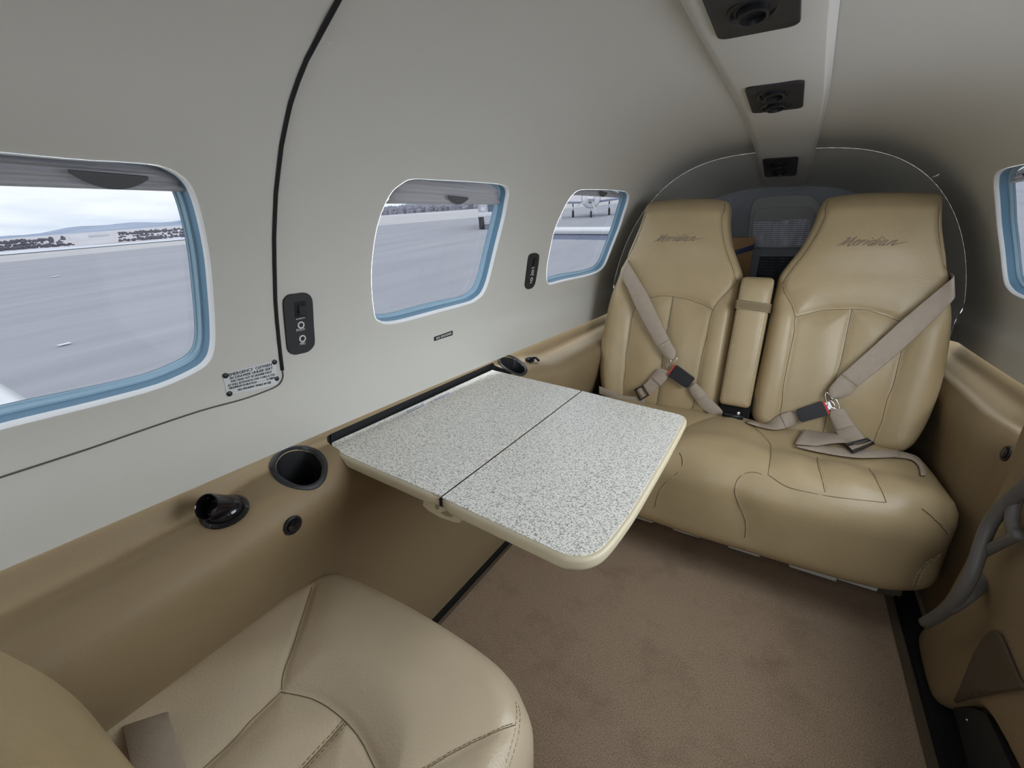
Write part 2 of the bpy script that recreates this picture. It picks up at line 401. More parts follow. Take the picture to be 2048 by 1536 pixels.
def stitches(name, lines, t, parent, off=0, L=.005, gap=.003, r=.0007, m='thread', lift=.0006):
    bm = bmesh.new()
    for pts in lines:
        pl = snap(pts, t, 5, 0)
        cum = [0]
        for a, b in zip(pl[:-1], pl[1:]): cum.append(cum[-1]+(b-a).length)
        s = 0
        def at(x):
            for i in range(len(cum)-1):
                if cum[i+1] >= x: return pl[i].lerp(pl[i+1], (x-cum[i])/max(1e-9, cum[i+1]-cum[i])), (pl[i+1]-pl[i])
            return pl[-1], pl[-1]-pl[-2]
        while s+L < cum[-1]:
            q = []
            for x in (s, s+L*.5, s+L):
                p, tg = at(x); co, no, i, dd = t.find_nearest(p)
                if off: co, no, i, dd = t.find_nearest(co+no.cross(tg).normalized()*off)
                q.append(co+no*lift)
            tube_bm(bm, q, r, 4); s += L+gap
    return link(name, from_bm(bm), M[m], parent, kind='stuff')
def ribbon(name, A, B, th, m, parent=None, **kw):
    """webbing strip between two edge polylines of equal length"""
    A = [Vector(p) for p in A]; B = [Vector(p) for p in B]; bm = bmesh.new(); n = len(A); top = []; bot = []
    for i in range(n):
        t = (A[min(i+1, n-1)]-A[max(i-1, 0)])+(B[min(i+1, n-1)]-B[max(i-1, 0)]); w = B[i]-A[i]; no = t.cross(w)
        no = no.normalized() if no.length > 1e-9 else Vector((0, 0, 1))
        if no.dot(VC-A[i]) < 0: no = -no
        row = [A[i].lerp(B[i], f) for f in (0, .03, .5, .97, 1)]
        top.append([bm.verts.new(p+no*h*th) for p, h in zip(row, (0, .5, .6, .5, 0))]); bot.append([bm.verts.new(p-no*h*th) for p, h in zip(row, (0, .5, .5, .5, 0))])
    for i in range(n-1):
        for k in range(4):
            bm.faces.new((top[i][k], top[i+1][k], top[i+1][k+1], top[i][k+1])); bm.faces.new((bot[i][k], bot[i][k+1], bot[i+1][k+1], bot[i+1][k]))
    for i in (0, n-1):
        for k in range(4): bm.faces.new((top[i][k], top[i][k+1], bot[i][k+1], bot[i][k]))
    bmesh.ops.remove_doubles(bm, verts=bm.verts, dist=1e-6)
    return link(name, from_bm(bm), m, parent, **kw)

# ------------------------------------------------------------------ cabin section
Z0 = .62
def sm(x): x = min(1, max(0, x)); return x*x*(3-2*x)
def lerp(a, b, t): return a+(b-a)*t
YB = 1.85
def sect(y):
    t = sm((y-.4)/1.45); q = 3.2
    if y > YB:
        k = (y-YB)/.45; return lerp(.55, .47, k), lerp(1.166, 1.088, k), lerp(1.8, 1.9, k), q
    return lerp(.59, .565, t), lerp(1.203, 1.180, t), lerp(2.4, 1.75, t), q
def bulge(z): return .014*sm((.705-z)/.055)
def W_(side, y, t):
    """t<0: metres below z0; 0..1: angle fraction up to the crown"""
    A, zt, p, q = sect(y)
    if t <= 0: x, z = A, Z0+t
    else:
        ph = t*math.pi/2; s, c = math.sin(ph), math.cos(ph)
        u = (1-(1-s)**1.0) if False else s**(2/p)
        z = Z0+(zt-Z0)*u; x = A*max(0, 1-u**p)**(1/q)
    x -= bulge(z)
    return Vector((side*x, y, z))
def wall_hit(u, v, side=-1):
    """ray against the analytic liner -> (y, t)"""
    r = ray(u, v); lo, hi = .01, 12
    def f(k):
        p = CAM+r*k; A, zt, pp, q = sect(p[1]); w = min(1, max(0, (p[2]-Z0)/(zt-Z0)))
        if p[2] >= zt: return -1
        return A*(1-w**pp)**(1/q)-bulge(p[2])-side*p[0]
    k = .02
    while f(k) > 0 and k < 12: k += .01
    lo, hi = k-.01, k
    for _ in range(30):
        m_ = (lo+hi)/2
        if f(m_) > 0: lo = m_
        else: hi = m_
    p = CAM+r*lo; A, zt, pp, q = sect(p[1])
    if p[2] < Z0: return p[1], p[2]-Z0
    w = (p[2]-Z0)/(zt-Z0); return p[1], math.asin(min(1, w**(pp/2)))/(math.pi/2)

w2px = [(826,358),(875,360),(963,365),(1001,369),(1014,375),(1018,386),(1015,404),(1010,433),(1000,473),(988,521),(978,561),(968,586),(955,599),(937,608),(875,625),(808,643),(775,648),(762,645),(752,638),(747,617),(743,572),(743,539),(747,495),(755,451),(768,413),(784,384),(804,367)]
w3px = [(1157,381),(1177,379),(1219,380),(1248,383),(1257,388),(1258,397),(1253,416),(1240,456),(1224,497),(1212,527),(1203,539),(1192,546),(1167,554),(1129,562),(1102,569),(1096,566),(1093,556),(1094,533),(1099,504),(1108,464),(1121,431),(1137,400),(1146,389)]
w1px = [(121,316),(242,324),(315,331),(355,347),(379,369),(394,401),(408,454),(420,522),(427,603),(430,663),(428,700),(418,724),(392,744),(323,775),(202,809),(81,839)]
wins = []
h2 = [wall_hit(*p) for p in w2px]; h3 = [wall_hit(*p) for p in w3px]; h1 = [wall_hit(*p) for p in w1px]
yc1 = .105
h1 = h1+[(2*yc1-a, b) for a, b in h1[::-1]]
HL = [[(p.x, p.y) for p in smooth_loop(h, 3)] for h in (h1, h2, h3)]
# the right-hand rear window: same outline as the left rear one, shifted to where it is seen
rpx = wall_hit(1981, 352, 1); 
sh = wall_hit(1997, 472, 1)[0]-1.735
HR3 = [(a+sh, b) for a, b in HL[2]]
LIGHT_OPENING = [(.42,.04),(.46,.015),(1.08,.015),(1.12,.04),(1.12,.50),(1.08,.54),(.46,.54),(.42,.50)]  # outline of the unseen opening added for light
LIGHT_OPENING = [tuple(p) for a, b in zip(LIGHT_OPENING, LIGHT_OPENING[1:]+LIGHT_OPENING[:1]) for p in [(a[0]+(b[0]-a[0])*i/6, a[1]+(b[1]-a[1])*i/6) for i in range(6)]]
HR = [HR3, LIGHT_OPENING, HL[0]]
TT = .62
lk = dict(kind='structure')
wl = sheet('wall_left', lambda a, b: W_(-1, a, b), -.95, YB, -.034, TT, .028, .03, HL, M['liner'], sb=.9, **lk)
wr = sheet('wall_right', lambda a, b: W_(1, a, b), -.95, YB, -.022, TT, .028, .03, HR, M['liner'], sb=.9, **lk)
sheet('ceiling', lambda a, b: W_(-1, a, 1+b) if b < 0 else W_(1, a, 1-b), -.95, YB, TT-1, 1-TT, .03, .02, [], M['liner'], sb=.9, **lk)
TW = bvh(wl); TWR = bvh(wr)

# ------------------------------------------------------------------ windows
def window(n, loop, side, zs=None, tab=True, label=None):
    ring = [W_(side, a, b) for a, b in loop]; m_ = len(ring); c = sum(ring, Vector())/m_
    ya = sum(a for a, b in loop)/m_; tb = sum(b for a, b in loop)/m_
    e_ = .01; no = (W_(side, ya+e_, tb)-W_(side, ya-e_, tb)).cross(W_(side, ya, tb+e_)-W_(side, ya, tb-e_)).normalized()
    if no.x*side < 0: no = -no
    def rg(shrink, dep):
        o = []
        for p in ring:
            d = (c-p); d -= no*d.dot(no); o.append(p+d.normalized()*shrink+no*dep)
        return o
    def loft(name, spec, m, parent):
        bm = bmesh.new(); R = [[bm.verts.new(p) for p in rg(*s)] for s in spec]
        for A, B in zip(R[:-1], R[1:]):
            for k in range(m_): bm.faces.new((A[k], A[(k+1) % m_], B[(k+1) % m_], B[k]))
        bmesh.ops.recalc_face_normals(bm, faces=bm.faces); me = bpy.data.meshes.new('m'); bm.to_mesh(me); bm.free()
        o = link(name, me, m, parent); return sharp(o, 50)
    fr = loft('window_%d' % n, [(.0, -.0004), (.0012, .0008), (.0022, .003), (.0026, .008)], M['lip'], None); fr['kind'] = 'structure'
    loft('liner', [(.0026, .008), (.0028, .018), (.0032, .022)], M['blue'], fr)
    loft('gasket', [(.0032, .022), (.0055, .0225), (.0068, .025), (.0072, .029), (.009, .0295), (.010, .032)], M['gasket'], fr)
    pr = rg(.0092, .031); cp = sum(pr, Vector())/m_+no*.004
    link('pane', mesh_from(pr+[cp], [(k, (k+1) % m_, m_) for k in range(m_)]), M['pane'], fr)
    if zs:
        # pulled-down part of the shade, a folded cloth sheet cut to the opening
        za, zb, y0, y1 = zs
        R2 = rg(.0032, .0)
        def lowz(y): return lerp(za, zb, (y-y0)/(y1-y0))
        top = [p for p in R2]; ztop = max(p.z for p in R2)
        ymin = min(p.y for p in R2); ymax = max(p.y for p in R2)
        def span(z):   # y-limits of the opening at height z
            ys = []
            for k in range(m_):
                p, q = R2[k], R2[(k+1) % m_]
                if (p.z-z)*(q.z-z) <= 0 and abs(p.z-q.z) > 1e-9: ys.append(p.y+(q.y-p.y)*(z-p.z)/(q.z-p.z))
            return (min(ys), max(ys)) if len(ys) > 1 else None
        up = (Vector((0, 0, 1))-no*no.z).normalized(); bm = bmesh.new(); rows = []; nr = 22; nc = 14
        for i in range(nr+1):
            f = i/nr; row = []
            z_ = lerp(lowz((y0+y1)/2), ztop-.001, f); s = span(z_)
            if s is None: continue
            fold = .010+.006*(abs(((f*3.2) % 1)-.5)*2)+.003*f
            for j in range(nc+1):
                y = lerp(s[0], s[1], j/nc); zz = z_+(lowz(y)-lowz((y0+y1)/2))*(1-f)
                # point on the window plane with this y,z then pushed out
                k = (zz-c.z)/up.z; p = c+up*k; p.y = y; row.append(bm.verts.new(p+no*fold))
            rows.append(row)
        for A, B in zip(rows[:-1], rows[1:]):
            for j in range(nc): bm.faces.new((A[j], A[j+1], B[j+1], B[j]))
        bmesh.ops.solidify(bm, geom=bm.faces[:], thickness=.0012)
        sh_ = link('shade', from_bm(bm), M['shade'], fr)
        if tab:
            yt = lerp(y0, y1, .52); k = (lowz(yt)+.014-c.z)/up.z; p = c+up*k; p.y = yt
            arc = [p+no*.004+Vector((0, 1, 0))*x*.032+up*(-.012*(1-x*x)) for x in [i/8-1 for i in range(17)]]
            ring_ = arc+[p+no*.004+Vector((0, 1, 0))*.032*x+up*.003 for x in (1, .5, 0, -.5, -1)]
            prism('shade_tab', ring_, no*.004, M['tab'], sh_)
    # daylight portal in the opening
    L_ = bpy.data.lights.new('window_portal', 'AREA'); L_.shape = 'RECTANGLE'; L_.size = .36; L_.size_y = .36; L_.cycles.is_portal = True
    lo = bpy.data.objects.new('window_portal', L_); COL.objects.link(lo)
    lo.matrix_world = Matrix.Translation(c+no*.05) @ (-no).to_track_quat('-Z', 'Z').to_matrix().to_4x4()
    return fr, c, no
def zat(u, v):
    a, b = wall_hit(u, v); return W_(-1, a, b)
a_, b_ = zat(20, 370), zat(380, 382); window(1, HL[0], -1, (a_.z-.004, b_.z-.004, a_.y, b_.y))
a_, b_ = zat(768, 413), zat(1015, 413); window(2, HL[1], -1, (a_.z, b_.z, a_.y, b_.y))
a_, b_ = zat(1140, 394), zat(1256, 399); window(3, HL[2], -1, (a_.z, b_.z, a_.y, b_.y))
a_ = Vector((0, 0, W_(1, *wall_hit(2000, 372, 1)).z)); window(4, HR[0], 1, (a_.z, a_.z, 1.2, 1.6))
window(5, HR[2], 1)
# unseen door-like opening, added on the right to let more daylight in
fo = [W_(1, a, b) for a, b in LIGHT_OPENING]; bm = bmesh.new(); A = [bm.verts.new(p) for p in fo]; B = [bm.verts.new(p+Vector((.05, 0, .01))) for p in fo]
for k in range(len(A)): bm.faces.new((A[k], A[(k+1) % len(A)], B[(k+1) % len(A)], B[k]))
link('door_2', from_bm(bm), M['liner'], None, kind='structure')
L_ = bpy.data.lights.new('door_portal', 'AREA'); L_.shape = 'RECTANGLE'; L_.size = .8; L_.size_y = .55; L_.cycles.is_portal = True
lo = bpy.data.objects.new('door_portal', L_); COL.objects.link(lo)
lo.matrix_world = Matrix.Translation((.60, .77, .84)) @ Vector((-1, 0, -.35)).to_track_quat('-Z', 'Z').to_matrix().to_4x4()
# unseen front wall, added to cut down the light from ahead
prism('wall_front', [(-.64, -.96, -.03), (.64, -.96, -.03), (.64, -.96, .92), (-.64, -.96, .92)], (0, .02, 0), M['tan'], None, kind='structure')

# light through the open flight deck ahead of the camera
L_ = bpy.data.lights.new('cockpit_portal', 'AREA'); L_.shape = 'RECTANGLE'; L_.size = 1.2; L_.size_y = .34; L_.cycles.is_portal = True
lo = bpy.data.objects.new('cockpit_portal', L_); COL.objects.link(lo); lo.location = (0, -.97, 1.08)
lo.rotation_euler = (math.radians(90), 0, 0)   # -Z points aft (+Y)

# ------------------------------------------------------------------ panel seam with its rubber seal
seam = [(690,0),(655,42),(635,75),(612,118),(595,160),(580,205),(572,240),(562,290),(556,340),(551,385),(549,430),(547.5,475),(548,520),(549,560),(550,600),(553,640),(557,680),(561,715),(564,740)]
tr = trace(TW, seam, .001, 12); top = [W_(-1, .388, t) for t in (.80, .9)]+[W_(1, .388, t) for t in (1, .9, .8, .6, .4, .2, .05)]
cl = bvh(bpy.data.objects['ceiling'])
pts = [c for c, n_ in tr]
tube('trim_1', [p for p in [W_(1, .388, t*.1) for t in range(0, 10)]]+[W_(-1, .388, 1-t*.05) for t in range(1, 7)]+pts, .0028, M['rubber'], None, 8, kind='structure')
low = [(564,740),(565.5,752),(562,763),(555,771),(537,780),(484,799),(400,822),(283,861),(170,900),(0,955)]
pl = [c for c, n_ in trace(TW, [tuple(p) for p in smooth_px(low, 4)], .0006, 12)]
z_ = pl[-1]; pl += [W_(-1, z_.y-.2*k, (z_.z-Z0)/1.0*0+wall_hit(0, 955)[1]) for k in range(1, 5)]
tube('trim_2', pl, 0.0012, M['seamgrey'], None, 6, kind='structure')

# ------------------------------------------------------------------ tan side panels
def crom(P, t):
    n = len(P)-1; x = t*n; i = min(n-1, int(x)); f = x-i
    a, b, c, d = P[max(0, i-1)], P[i], P[i+1], P[min(n, i+2)]
    return tuple(.5*((2*b[k])+(c[k]-a[k])*f+(2*a[k]-5*b[k]+4*c[k]-d[k])*f*f+(3*b[k]-a[k]-3*c[k]+d[k])*f**3) for k in (0, 1))
LS = [(-.95, [(.580,.592),(.575,.570),(.566,.551),(.545,.546),(.512,.538),(.488,.508),(.490,.45),(.518,.34),(.535,.15),(.54,-.01)]),
      (.10, [(.580,.592),(.575,.570),(.566,.551),(.545,.546),(.512,.538),(.488,.508),(.490,.45),(.518,.34),(.535,.15),(.54,-.01)]),
      (.20, [(.580,.592),(.576,.572),(.567,.554),(.545,.550),(.514,.541),(.490,.508),(.496,.45),(.522,.33),(.535,.15),(.54,-.01)]),
      (.31, [(.580,.592),(.578,.578),(.568,.567),(.540,.562),(.510,.550),(.490,.515),(.503,.45),(.526,.33),(.534,.15),(.54,-.01)]),
      (.45, [(.580,.595),(.579,.580),(.576,.566),(.550,.562),(.516,.552),(.497,.520),(.508,.45),(.526,.33),(.534,.15),(.54,-.01)]),
      (.98, [(.580,.595),(.579,.580),(.576,.566),(.550,.562),(.516,.552),(.497,.520),(.508,.45),(.526,.33),(.534,.15),(.54,-.01)]),
      (1.10,[(.580,.592),(.577,.575),(.570,.560),(.548,.548),(.512,.536),(.490,.505),(.502,.43),(.522,.33),(.530,.15),(.54,-.01)]),
      (1.24,[(.576,.592),(.567,.562),(.558,.542),(.535,.530),(.492,.520),(.470,.485),(.480,.40),(.50,.30),(.515,.15),(.54,-.01)]),
      (1.95,[(.566,.592),(.554,.560),(.545,.542),(.520,.530),(.485,.515),(.465,.48),(.475,.40),(.50,.30),(.515,.15),(.54,-.01)])]
RS = [(-.95,[(.582,.612),(.576,.585),(.570,.56),(.56,.525),(.545,.50),(.535,.46),(.53,.40),(.53,.30),(.53,.15),(.53,-.01)]),
      (1.0, [(.582,.612),(.576,.585),(.570,.56),(.56,.525),(.545,.50),(.535,.46),(.53,.40),(.53,.30),(.53,.15),(.53,-.01)]),
      (1.22,[(.580,.612),(.572,.585),(.565,.56),(.555,.532),(.535,.520),(.522,.485),(.520,.40),(.52,.30),(.52,.15),(.52,-.01)]),
      (1.36,[(.576,.606),(.566,.578),(.555,.553),(.530,.533),(.505,.522),(.490,.480),(.498,.40),(.505,.30),(.51,.15),(.52,-.01)]),
      (1.95,[(.565,.60),(.556,.572),(.546,.55),(.522,.533),(.498,.522),(.485,.480),(.495,.40),(.505,.30),(.51,.15),(.52,-.01)])]
def side_fn(side, T):
    def f(y, s):
        for (ya, A), (yb, B) in zip(T[:-1], T[1:]):
            if y <= yb or yb == T[-1][0]:
                k = sm((y-ya)/(yb-ya)); a = crom(A, s); b = crom(B, s); return Vector((side*lerp(a[0], b[0], k), y, lerp(a[1], b[1], k)))
    return f
FL, FR = side_fn(-1, LS), side_fn(1, RS)
def inv(fn, P):
    """nearest (y,s) on side panel for point P"""
    b = min(range(0, 401), key=lambda i: (fn(P.y, i/400)-P).length); return (P.y, b/400)
tmp = sheet('tmp', FL, -.95, 1.95, 0, 1, .025, .0125, [], M['tan'], sb=.9); TT_ = bvh(tmp); bpy.data.objects.remove(tmp)
cup1o = [(538,935),(541,922),(550,910),(572,897),(600,892),(622,895),(641,904),(653,919),(656,935),(652,957),(641,972),(627,980),(611,981),(588,978),(564,969),(547,955)]
cup1i = [(552,935),(556,921),(569,908),(588,902),(608,902),(627,908),(639,921),(644,935),(641,952),(630,965),(608,972),(584,966),(566,955),(556,946)]
cup2o = [(995,717),(1008,711),(1026,713),(1045,724),(1055,739),(1050,750),(1037,752),(1015,743),(1000,730)]
cup2i = [(1000,718),(1010,714),(1025,717),(1041,727),(1050,739),(1047,746),(1037,748),(1018,740),(1004,729)]
def loop3(px, n=3, t=TT_, off=0): return [hit(t, p.x, p.y, off)[0] for p in smooth_loop(px, n)]
hc1 = [inv(FL, p) for p in loop3(cup1i, 2)]; hc2 = [inv(FL, p) for p in loop3(cup2i, 2)]
slot = [(661,884),(664,880),(975,737),(985,735),(994,738),(1004,747),(770,905),(745,920),(730,932),(715,935),(700,922)]
slot3 = [Vector((-.597,.452,0)),Vector((-.597,.97,0)),Vector((-.592,.98,0)),Vector((-.55,.985,0)),Vector((-.512,.975,0)),Vector((-.497,.955,0)),Vector((-.497,.47,0)),Vector((-.512,.447,0)),Vector((-.55,.438,0)),Vector((-.592,.443,0))]
def s_at_x(y, x):   # first s along the ledge where |x| reaches x
    for i in range(0, 300):
        if abs(FL(y, i/500).x) <= abs(x): return i/500
    return .45
sl = [(.443,.175),(.452,.145),(.50,.14),(.93,.14),(.972,.145),(.983,.175),(.985,.33),(.975,.45),(.94,.525),(.50,.525),(.455,.50),(.440,.43),(.438,.33)]
sl = [(p.x, p.y) for p in smooth_loop(sl, 3)]
tp = sheet('trim_3', FL, -.95, 1.95, 0, 1, .025, .0125, [hc1, hc2, sl], M['tan'], sb=.9, kind='structure')
trr = sheet('trim_4', FR, -.95, 1.95, 0, 1, .03, .02, [], M['tan'], sb=.9, kind='structure')
TR = bvh(trr)
# dark stowage recess behind the table
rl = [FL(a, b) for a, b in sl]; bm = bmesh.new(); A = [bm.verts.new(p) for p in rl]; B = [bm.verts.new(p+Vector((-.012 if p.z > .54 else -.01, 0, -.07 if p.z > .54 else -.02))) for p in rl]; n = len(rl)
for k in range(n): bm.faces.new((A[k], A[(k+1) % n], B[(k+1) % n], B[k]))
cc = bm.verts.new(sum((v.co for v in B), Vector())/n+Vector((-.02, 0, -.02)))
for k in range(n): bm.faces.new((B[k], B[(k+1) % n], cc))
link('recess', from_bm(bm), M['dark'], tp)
bx = box('slot_lip', (-.592, .46, .5535), (-.584, .965, .5575), M['black'], tp)

# cup holders
def cup(name, po, pi, label):
    o = loop3(po, 4); i = loop3(pi, 4, off=.0)
    m_ = 48
    def res(L):
        c = sum(L, Vector())/len(L); return L, c
    o, co = res(o); i, ci = res(i); no = Vector((.25, 0, 1)).normalized()
    t = thing(name, label, 'cup holder', co, 'cup holders in the side panel')
    # resample both to the same angle set
    ux = Vector((0, 1, 0)); uy = no.cross(ux)
    def byang(L, c):
        A = sorted([(math.atan2((p-c).dot(uy), (p-c).dot(ux)), p) for p in L], key=lambda q: q[0]); r = []
        for k in range(m_):
            a = -math.pi+2*math.pi*k/m_; j = next((x for x in range(len(A)) if A[x][0] > a), 0); a0, p0 = A[j-1]; a1, p1 = A[j]
            d = (a1-a0) % (2*math.pi); f = ((a-a0) % (2*math.pi))/d if d > 1e-9 else 0; r.append(p0.lerp(p1, f))
        return r
    O, I = byang(o, co), byang(i, co); bm = bmesh.new()
    R = [O, [p+no*.0022+(co-p)*.02 for p in O], [p.lerp(q, .5)+no*.003 for p, q in zip(O, I)], [p+no*.002+(p-ci)*.03 for p in I], [p-no*.002 for p in I]]
    R = [[bm.verts.new(p) for p in r] for r in R]
    for A, B in zip(R[:-1], R[1:]):
        for k in range(m_): bm.faces.new((A[k], A[(k+1) % m_], B[(k+1) % m_], B[k]))
    link('rim', from_bm(bm), M['panelblk'], t)
    bm = bmesh.new(); dn = Vector((0, 0, -1)); R = [[bm.verts.new(ci+(p-ci)*s+dn*h) for p in I] for s, h in ((1, 0), (.97, .02), (.9, .06), (.85, .064))]
    for A, B in zip(R[:-1], R[1:]):
        for k in range(m_): bm.faces.new((A[k], A[(k+1) % m_], B[(k+1) % m_], B[k]))
    bm.faces.new(R[-1]); link('cup', from_bm(bm), M['black'], t)
    return t
cup('cup_holder', cup1o, cup1i, 'large round black cup holder ahead of the table on the left ledge')
cup('cup_holder', cup2o, cup2i, 'narrow-looking black cup holder behind the table near the bench seat')

# swivel air nozzle, round plugs and a latch
TL = bvh(tp)
co, no = hit(TL, 450, 1024)
t = thing('air_nozzle', 'glossy black swivel air nozzle on left panel below the large cup holder', 'air vent', co)
lathe('flange', [(0, 0), (.030, 0), (.030, .003), (.026, .0055), (.0235, .005)], M['gloss'], co, no, t)
lathe('ball', [(.0235, .003)]+[(.0235*math.cos(a), .004+.017*math.sin(a)) for a in [i*math.pi/16 for i in range(1, 8)]]+[(0, .021)], M['gloss'], co, no, t)
ax = ((VC-co).normalized()*.84-right*.54).normalized()
lathe('spout', [(.0165, .0), (.0170, .029), (.0160, .030), (.0148, .028), (.013, .010), (0, .009)], M['gloss'], co+no*.010, ax, t)
def plug(name, T, u, v, r, label):
    co, no = hit(T, u, v); t = thing(name, label, 'plug', co)
    lathe('bezel', [(0, 0), (r, 0), (r, .002), (r*.88, .0035), (r*.72, .003), (r*.70, .001)], M['black'], co, no, t)
    lathe('cap', [(r*.68, .001), (r*.66, .0045), (r*.5, .0055), (0, .0058)], M['gloss'], co, no, t)
plug('round_plug', TL, 585, 1050, .0145, 'small round black plug on left tan panel beside the air nozzle')
plug('round_plug', TR, 2013, 907, .0165, 'round black plug on right tan panel above the grey handrail')
co, no = hit(TL, 1058, 722)
t = thing('latch', 'small black hinged latch behind the far cup holder', 'latch', co)
box('latch_base', co+Vector((-.012, -.012, -.004)), co+Vector((.012, .014, .004)), M['black'], t, .002)
tube('latch_pin', [co+Vector((0, -.016, .008)), co+Vector((.004, .018, .008))], .0055, M['gloss'], t, 10)
tube('latch_arm', [co+Vector((-.008, .016, .004)), co+Vector((.012, .022, .006)), co+Vector((.018, .030, -.004))], .004, M['black'], t, 8)

# ------------------------------------------------------------------ floor
box('floor', (-.70, -.95, -.03), (.62, 1.90, 0), M['carpet'], None, kind='structure')
box('trim_5', (-.541, -.9, 0), (-.525, 1.32, .006), M['dark'], None, kind='structure')
tube('trim_6', [(-.519, -.9, .003), (-.519, 1.31, .003)], .005, M['pocket'], None, 8, kind='structure')
prism('trim_7', [(.462, -.9, 0), (.50, -.9, 0), (.505, 1.36, 0), (.455, 1.36, 0)], (0, 0, .012), M['black'], None, .003, kind='structure')
prism('trim_8', [(.44, -.9, 0), (.462, -.9, 0), (.455, 1.36, 0), (.437, 1.36, 0)], (0, 0, .006), M['pocket'], None, .002, kind='structure')

# ------------------------------------------------------------------ rear shell, bulkhead
sheet('ceiling_2', lambda a, b: W_(-1, a, 1+b) if b < 0 else W_(1, a, 1-b), YB+.0005, 2.31, -1.3+.0, 1.3, .04, .03, [], M['liner'], sb=.9, kind='structure').name = 'ceiling_rear'
def arc(y, A, zt, p, q, d=0):
    o = []
    for i in range(61):
        ph = math.pi*i/60; s, c = math.sin(ph), math.cos(ph)
        u = s**(2/p); z = Z0+(zt-Z0)*u; x = A*max(0, 1-u**p)**(1/q); o.append(Vector((math.copysign(x, -c), y, z)))
    return o
A1 = arc(YB, *sect(YB)); A2 = arc(YB+.004, *sect(YB+.001))
bm = bmesh.new(); a_ = [bm.verts.new(p) for p in A1]; b_ = [bm.verts.new(p) for p in A2]
lo_ = [bm.verts.new((p.x, p.y, -.02)) for p in (A1[0], A1[-1], A2[0], A2[-1])]
for k in range(60): bm.faces.new((a_[k], a_[k+1], b_[k+1], b_[k]))
link('trim_9', from_bm(bm), M['liner'], None, kind='structure')
tube('trim_10', [Vector((p.x*.992, p.y-.001, p.z-.003)) for p in A1], .0022, M['pipe'], None, 8, kind='structure')
wb = prism('wall_back', [(-.6, 2.3, -.03), (.6, 2.3, -.03), (.6, 2.3, 1.2), (-.6, 2.3, 1.2)], (0, .02, 0), M['cargo'], None, kind='structure')
for sx, nm in ((-1, 'left'), (1, 'right')):
    prism('wall_rear_'+nm, [(sx*.575, 1.86, -.03), (sx*.545, 2.31, -.03), (sx*.545, 2.31, .66), (sx*.575, 1.86, .64)], (sx*.02, 0, 0), M['cargo'], None, kind='structure')
box('wall_rear_riser', (-.66, 1.885, -.03), (.66, 1.91, .285), M['dark'], None, kind='structure')  # added to block daylight leaking in under the baggage floor
for sx, nm in ((-1, 'left'), (1, 'right')): box('wall_hull_'+nm, (sx*.66-.01, 1.0, -.03), (sx*.66+.01, 2.31, .62), M['dark'], None, kind='structure')
box('floor_rear', (-.6, 1.9, .25), (.6, 2.31, .28), M['cargo'], None, kind='structure')
def bk(px, y): return [onp(u, v, 1, y) for u, v in px]
hr = bk([tuple(p) for p in smooth_loop([(1500,492),(1499,450),(1503,415),(1512,399),(1530,394),(1570,391),(1615,391),(1630,398),(1642,420),(1650,492),(1600,497),(1540,497)], 4)], 2.298)
plate('hatch_panel', hr, (0, -1, 0), .012, M['hatch'], wb)
hr = bk([tuple(p) for p in smooth_loop([(1504,488),(1504,455),(1508,428),(1517,419),(1545,416),(1610,414),(1624,418),(1632,435),(1640,488),(1600,491),(1540,491)], 4)], 2.286)
plate('hatch_cover', hr, (0, -1, 0), .008, M['hatch'], wb)
d = link('document', mesh_from(*(lambda r: (r+[p+Vector((0, .0015, 0)) for p in r], [(0, 1, 2, 3), (7, 6, 5, 4), (0, 4, 5, 1), (1, 5, 6, 2), (2, 6, 7, 3), (3, 7, 4, 0)]))(bk([(1506,445),(1621,437),(1618,492),(1511,494)], 2.270))), M['paper'], None, smooth=False)
d['label'] = 'printed white form taped to the rear bulkhead hatch between the headrests'; d['category'] = 'document'
d = plate('black_placard', bk([(1520,513),(1590,513),(1585,575),(1508,575)], 2.292), (0, -1, 0), .004, M['blkprint']); d['label'] = 'black printed placard below the white form on the rear bulkhead'; d['category'] = 'placard'
# cardboard box in the baggage bay
t = thing('cardboard_box', 'brown cardboard box with dark blue tape behind the bench armrest', 'box', (-.20, 2.05, .281))
c0 = onp(1510, 478, 1, 2.02); xr = c0.x; zt_ = onp(1490, 475, 1, 2.02).z
rg_ = [(xr, 2.02, .281), (xr-.16, 1.96, .281), (xr-.23, 2.16, .281), (xr-.07, 2.22, .281)]
prism('carton', rg_, (0, 0, zt_-.281), M['card'], t, .002)
a_ = Vector((xr, 2.0185, zt_-.045)); b_ = Vector((xr-.16, 1.9585, zt_-.105))
bm = bmesh.new(); q = [a_, a_+Vector((0, 0, .02)), b_+Vector((0, 0, .02)), b_]; bm.faces.new([bm.verts.new(p) for p in q]); r_ = bmesh.ops.solidify(bm, geom=bm.faces[:], thickness=.001)
link('tape', from_bm(bm), M['tape'], t, smooth=False)

# ------------------------------------------------------------------ overhead console
t = thing('overhead_console', 'long off-white overhead console running down the middle of the ceiling', 'console', (0, 0, 1.17))
def cz(y): return 1.177-.010*sm((y-1.0)/.8)-.075*max(0, (y-1.65))/.6
bm = bmesh.new(); R = []
for i in range(60):
    y = -.9+3.15*i/59; z = cz(y); w = .074
    ztop = sect(min(y, 2.3))[1]+.002
    sec = [(-w-.016, ztop-.004), (-w-.006, z+.008), (-w, z+.002), (-w+.008, z), (0, z-.001), (w-.008, z), (w, z+.002), (w+.004, z+.010), (w+.010, ztop-.004)]
    dx = -.016*sm((1.35-y)/.7)
    R.append([bm.verts.new((x+dx, y, zz)) for x, zz in sec])
for A, B in zip(R[:-1], R[1:]):
    for k in range(8): bm.faces.new((A[k], A[k+1], B[k+1], B[k]))
bm.faces.new(R[-1]); 
sharp(link('console_body', from_bm(bm), M['liner'], t), 35)
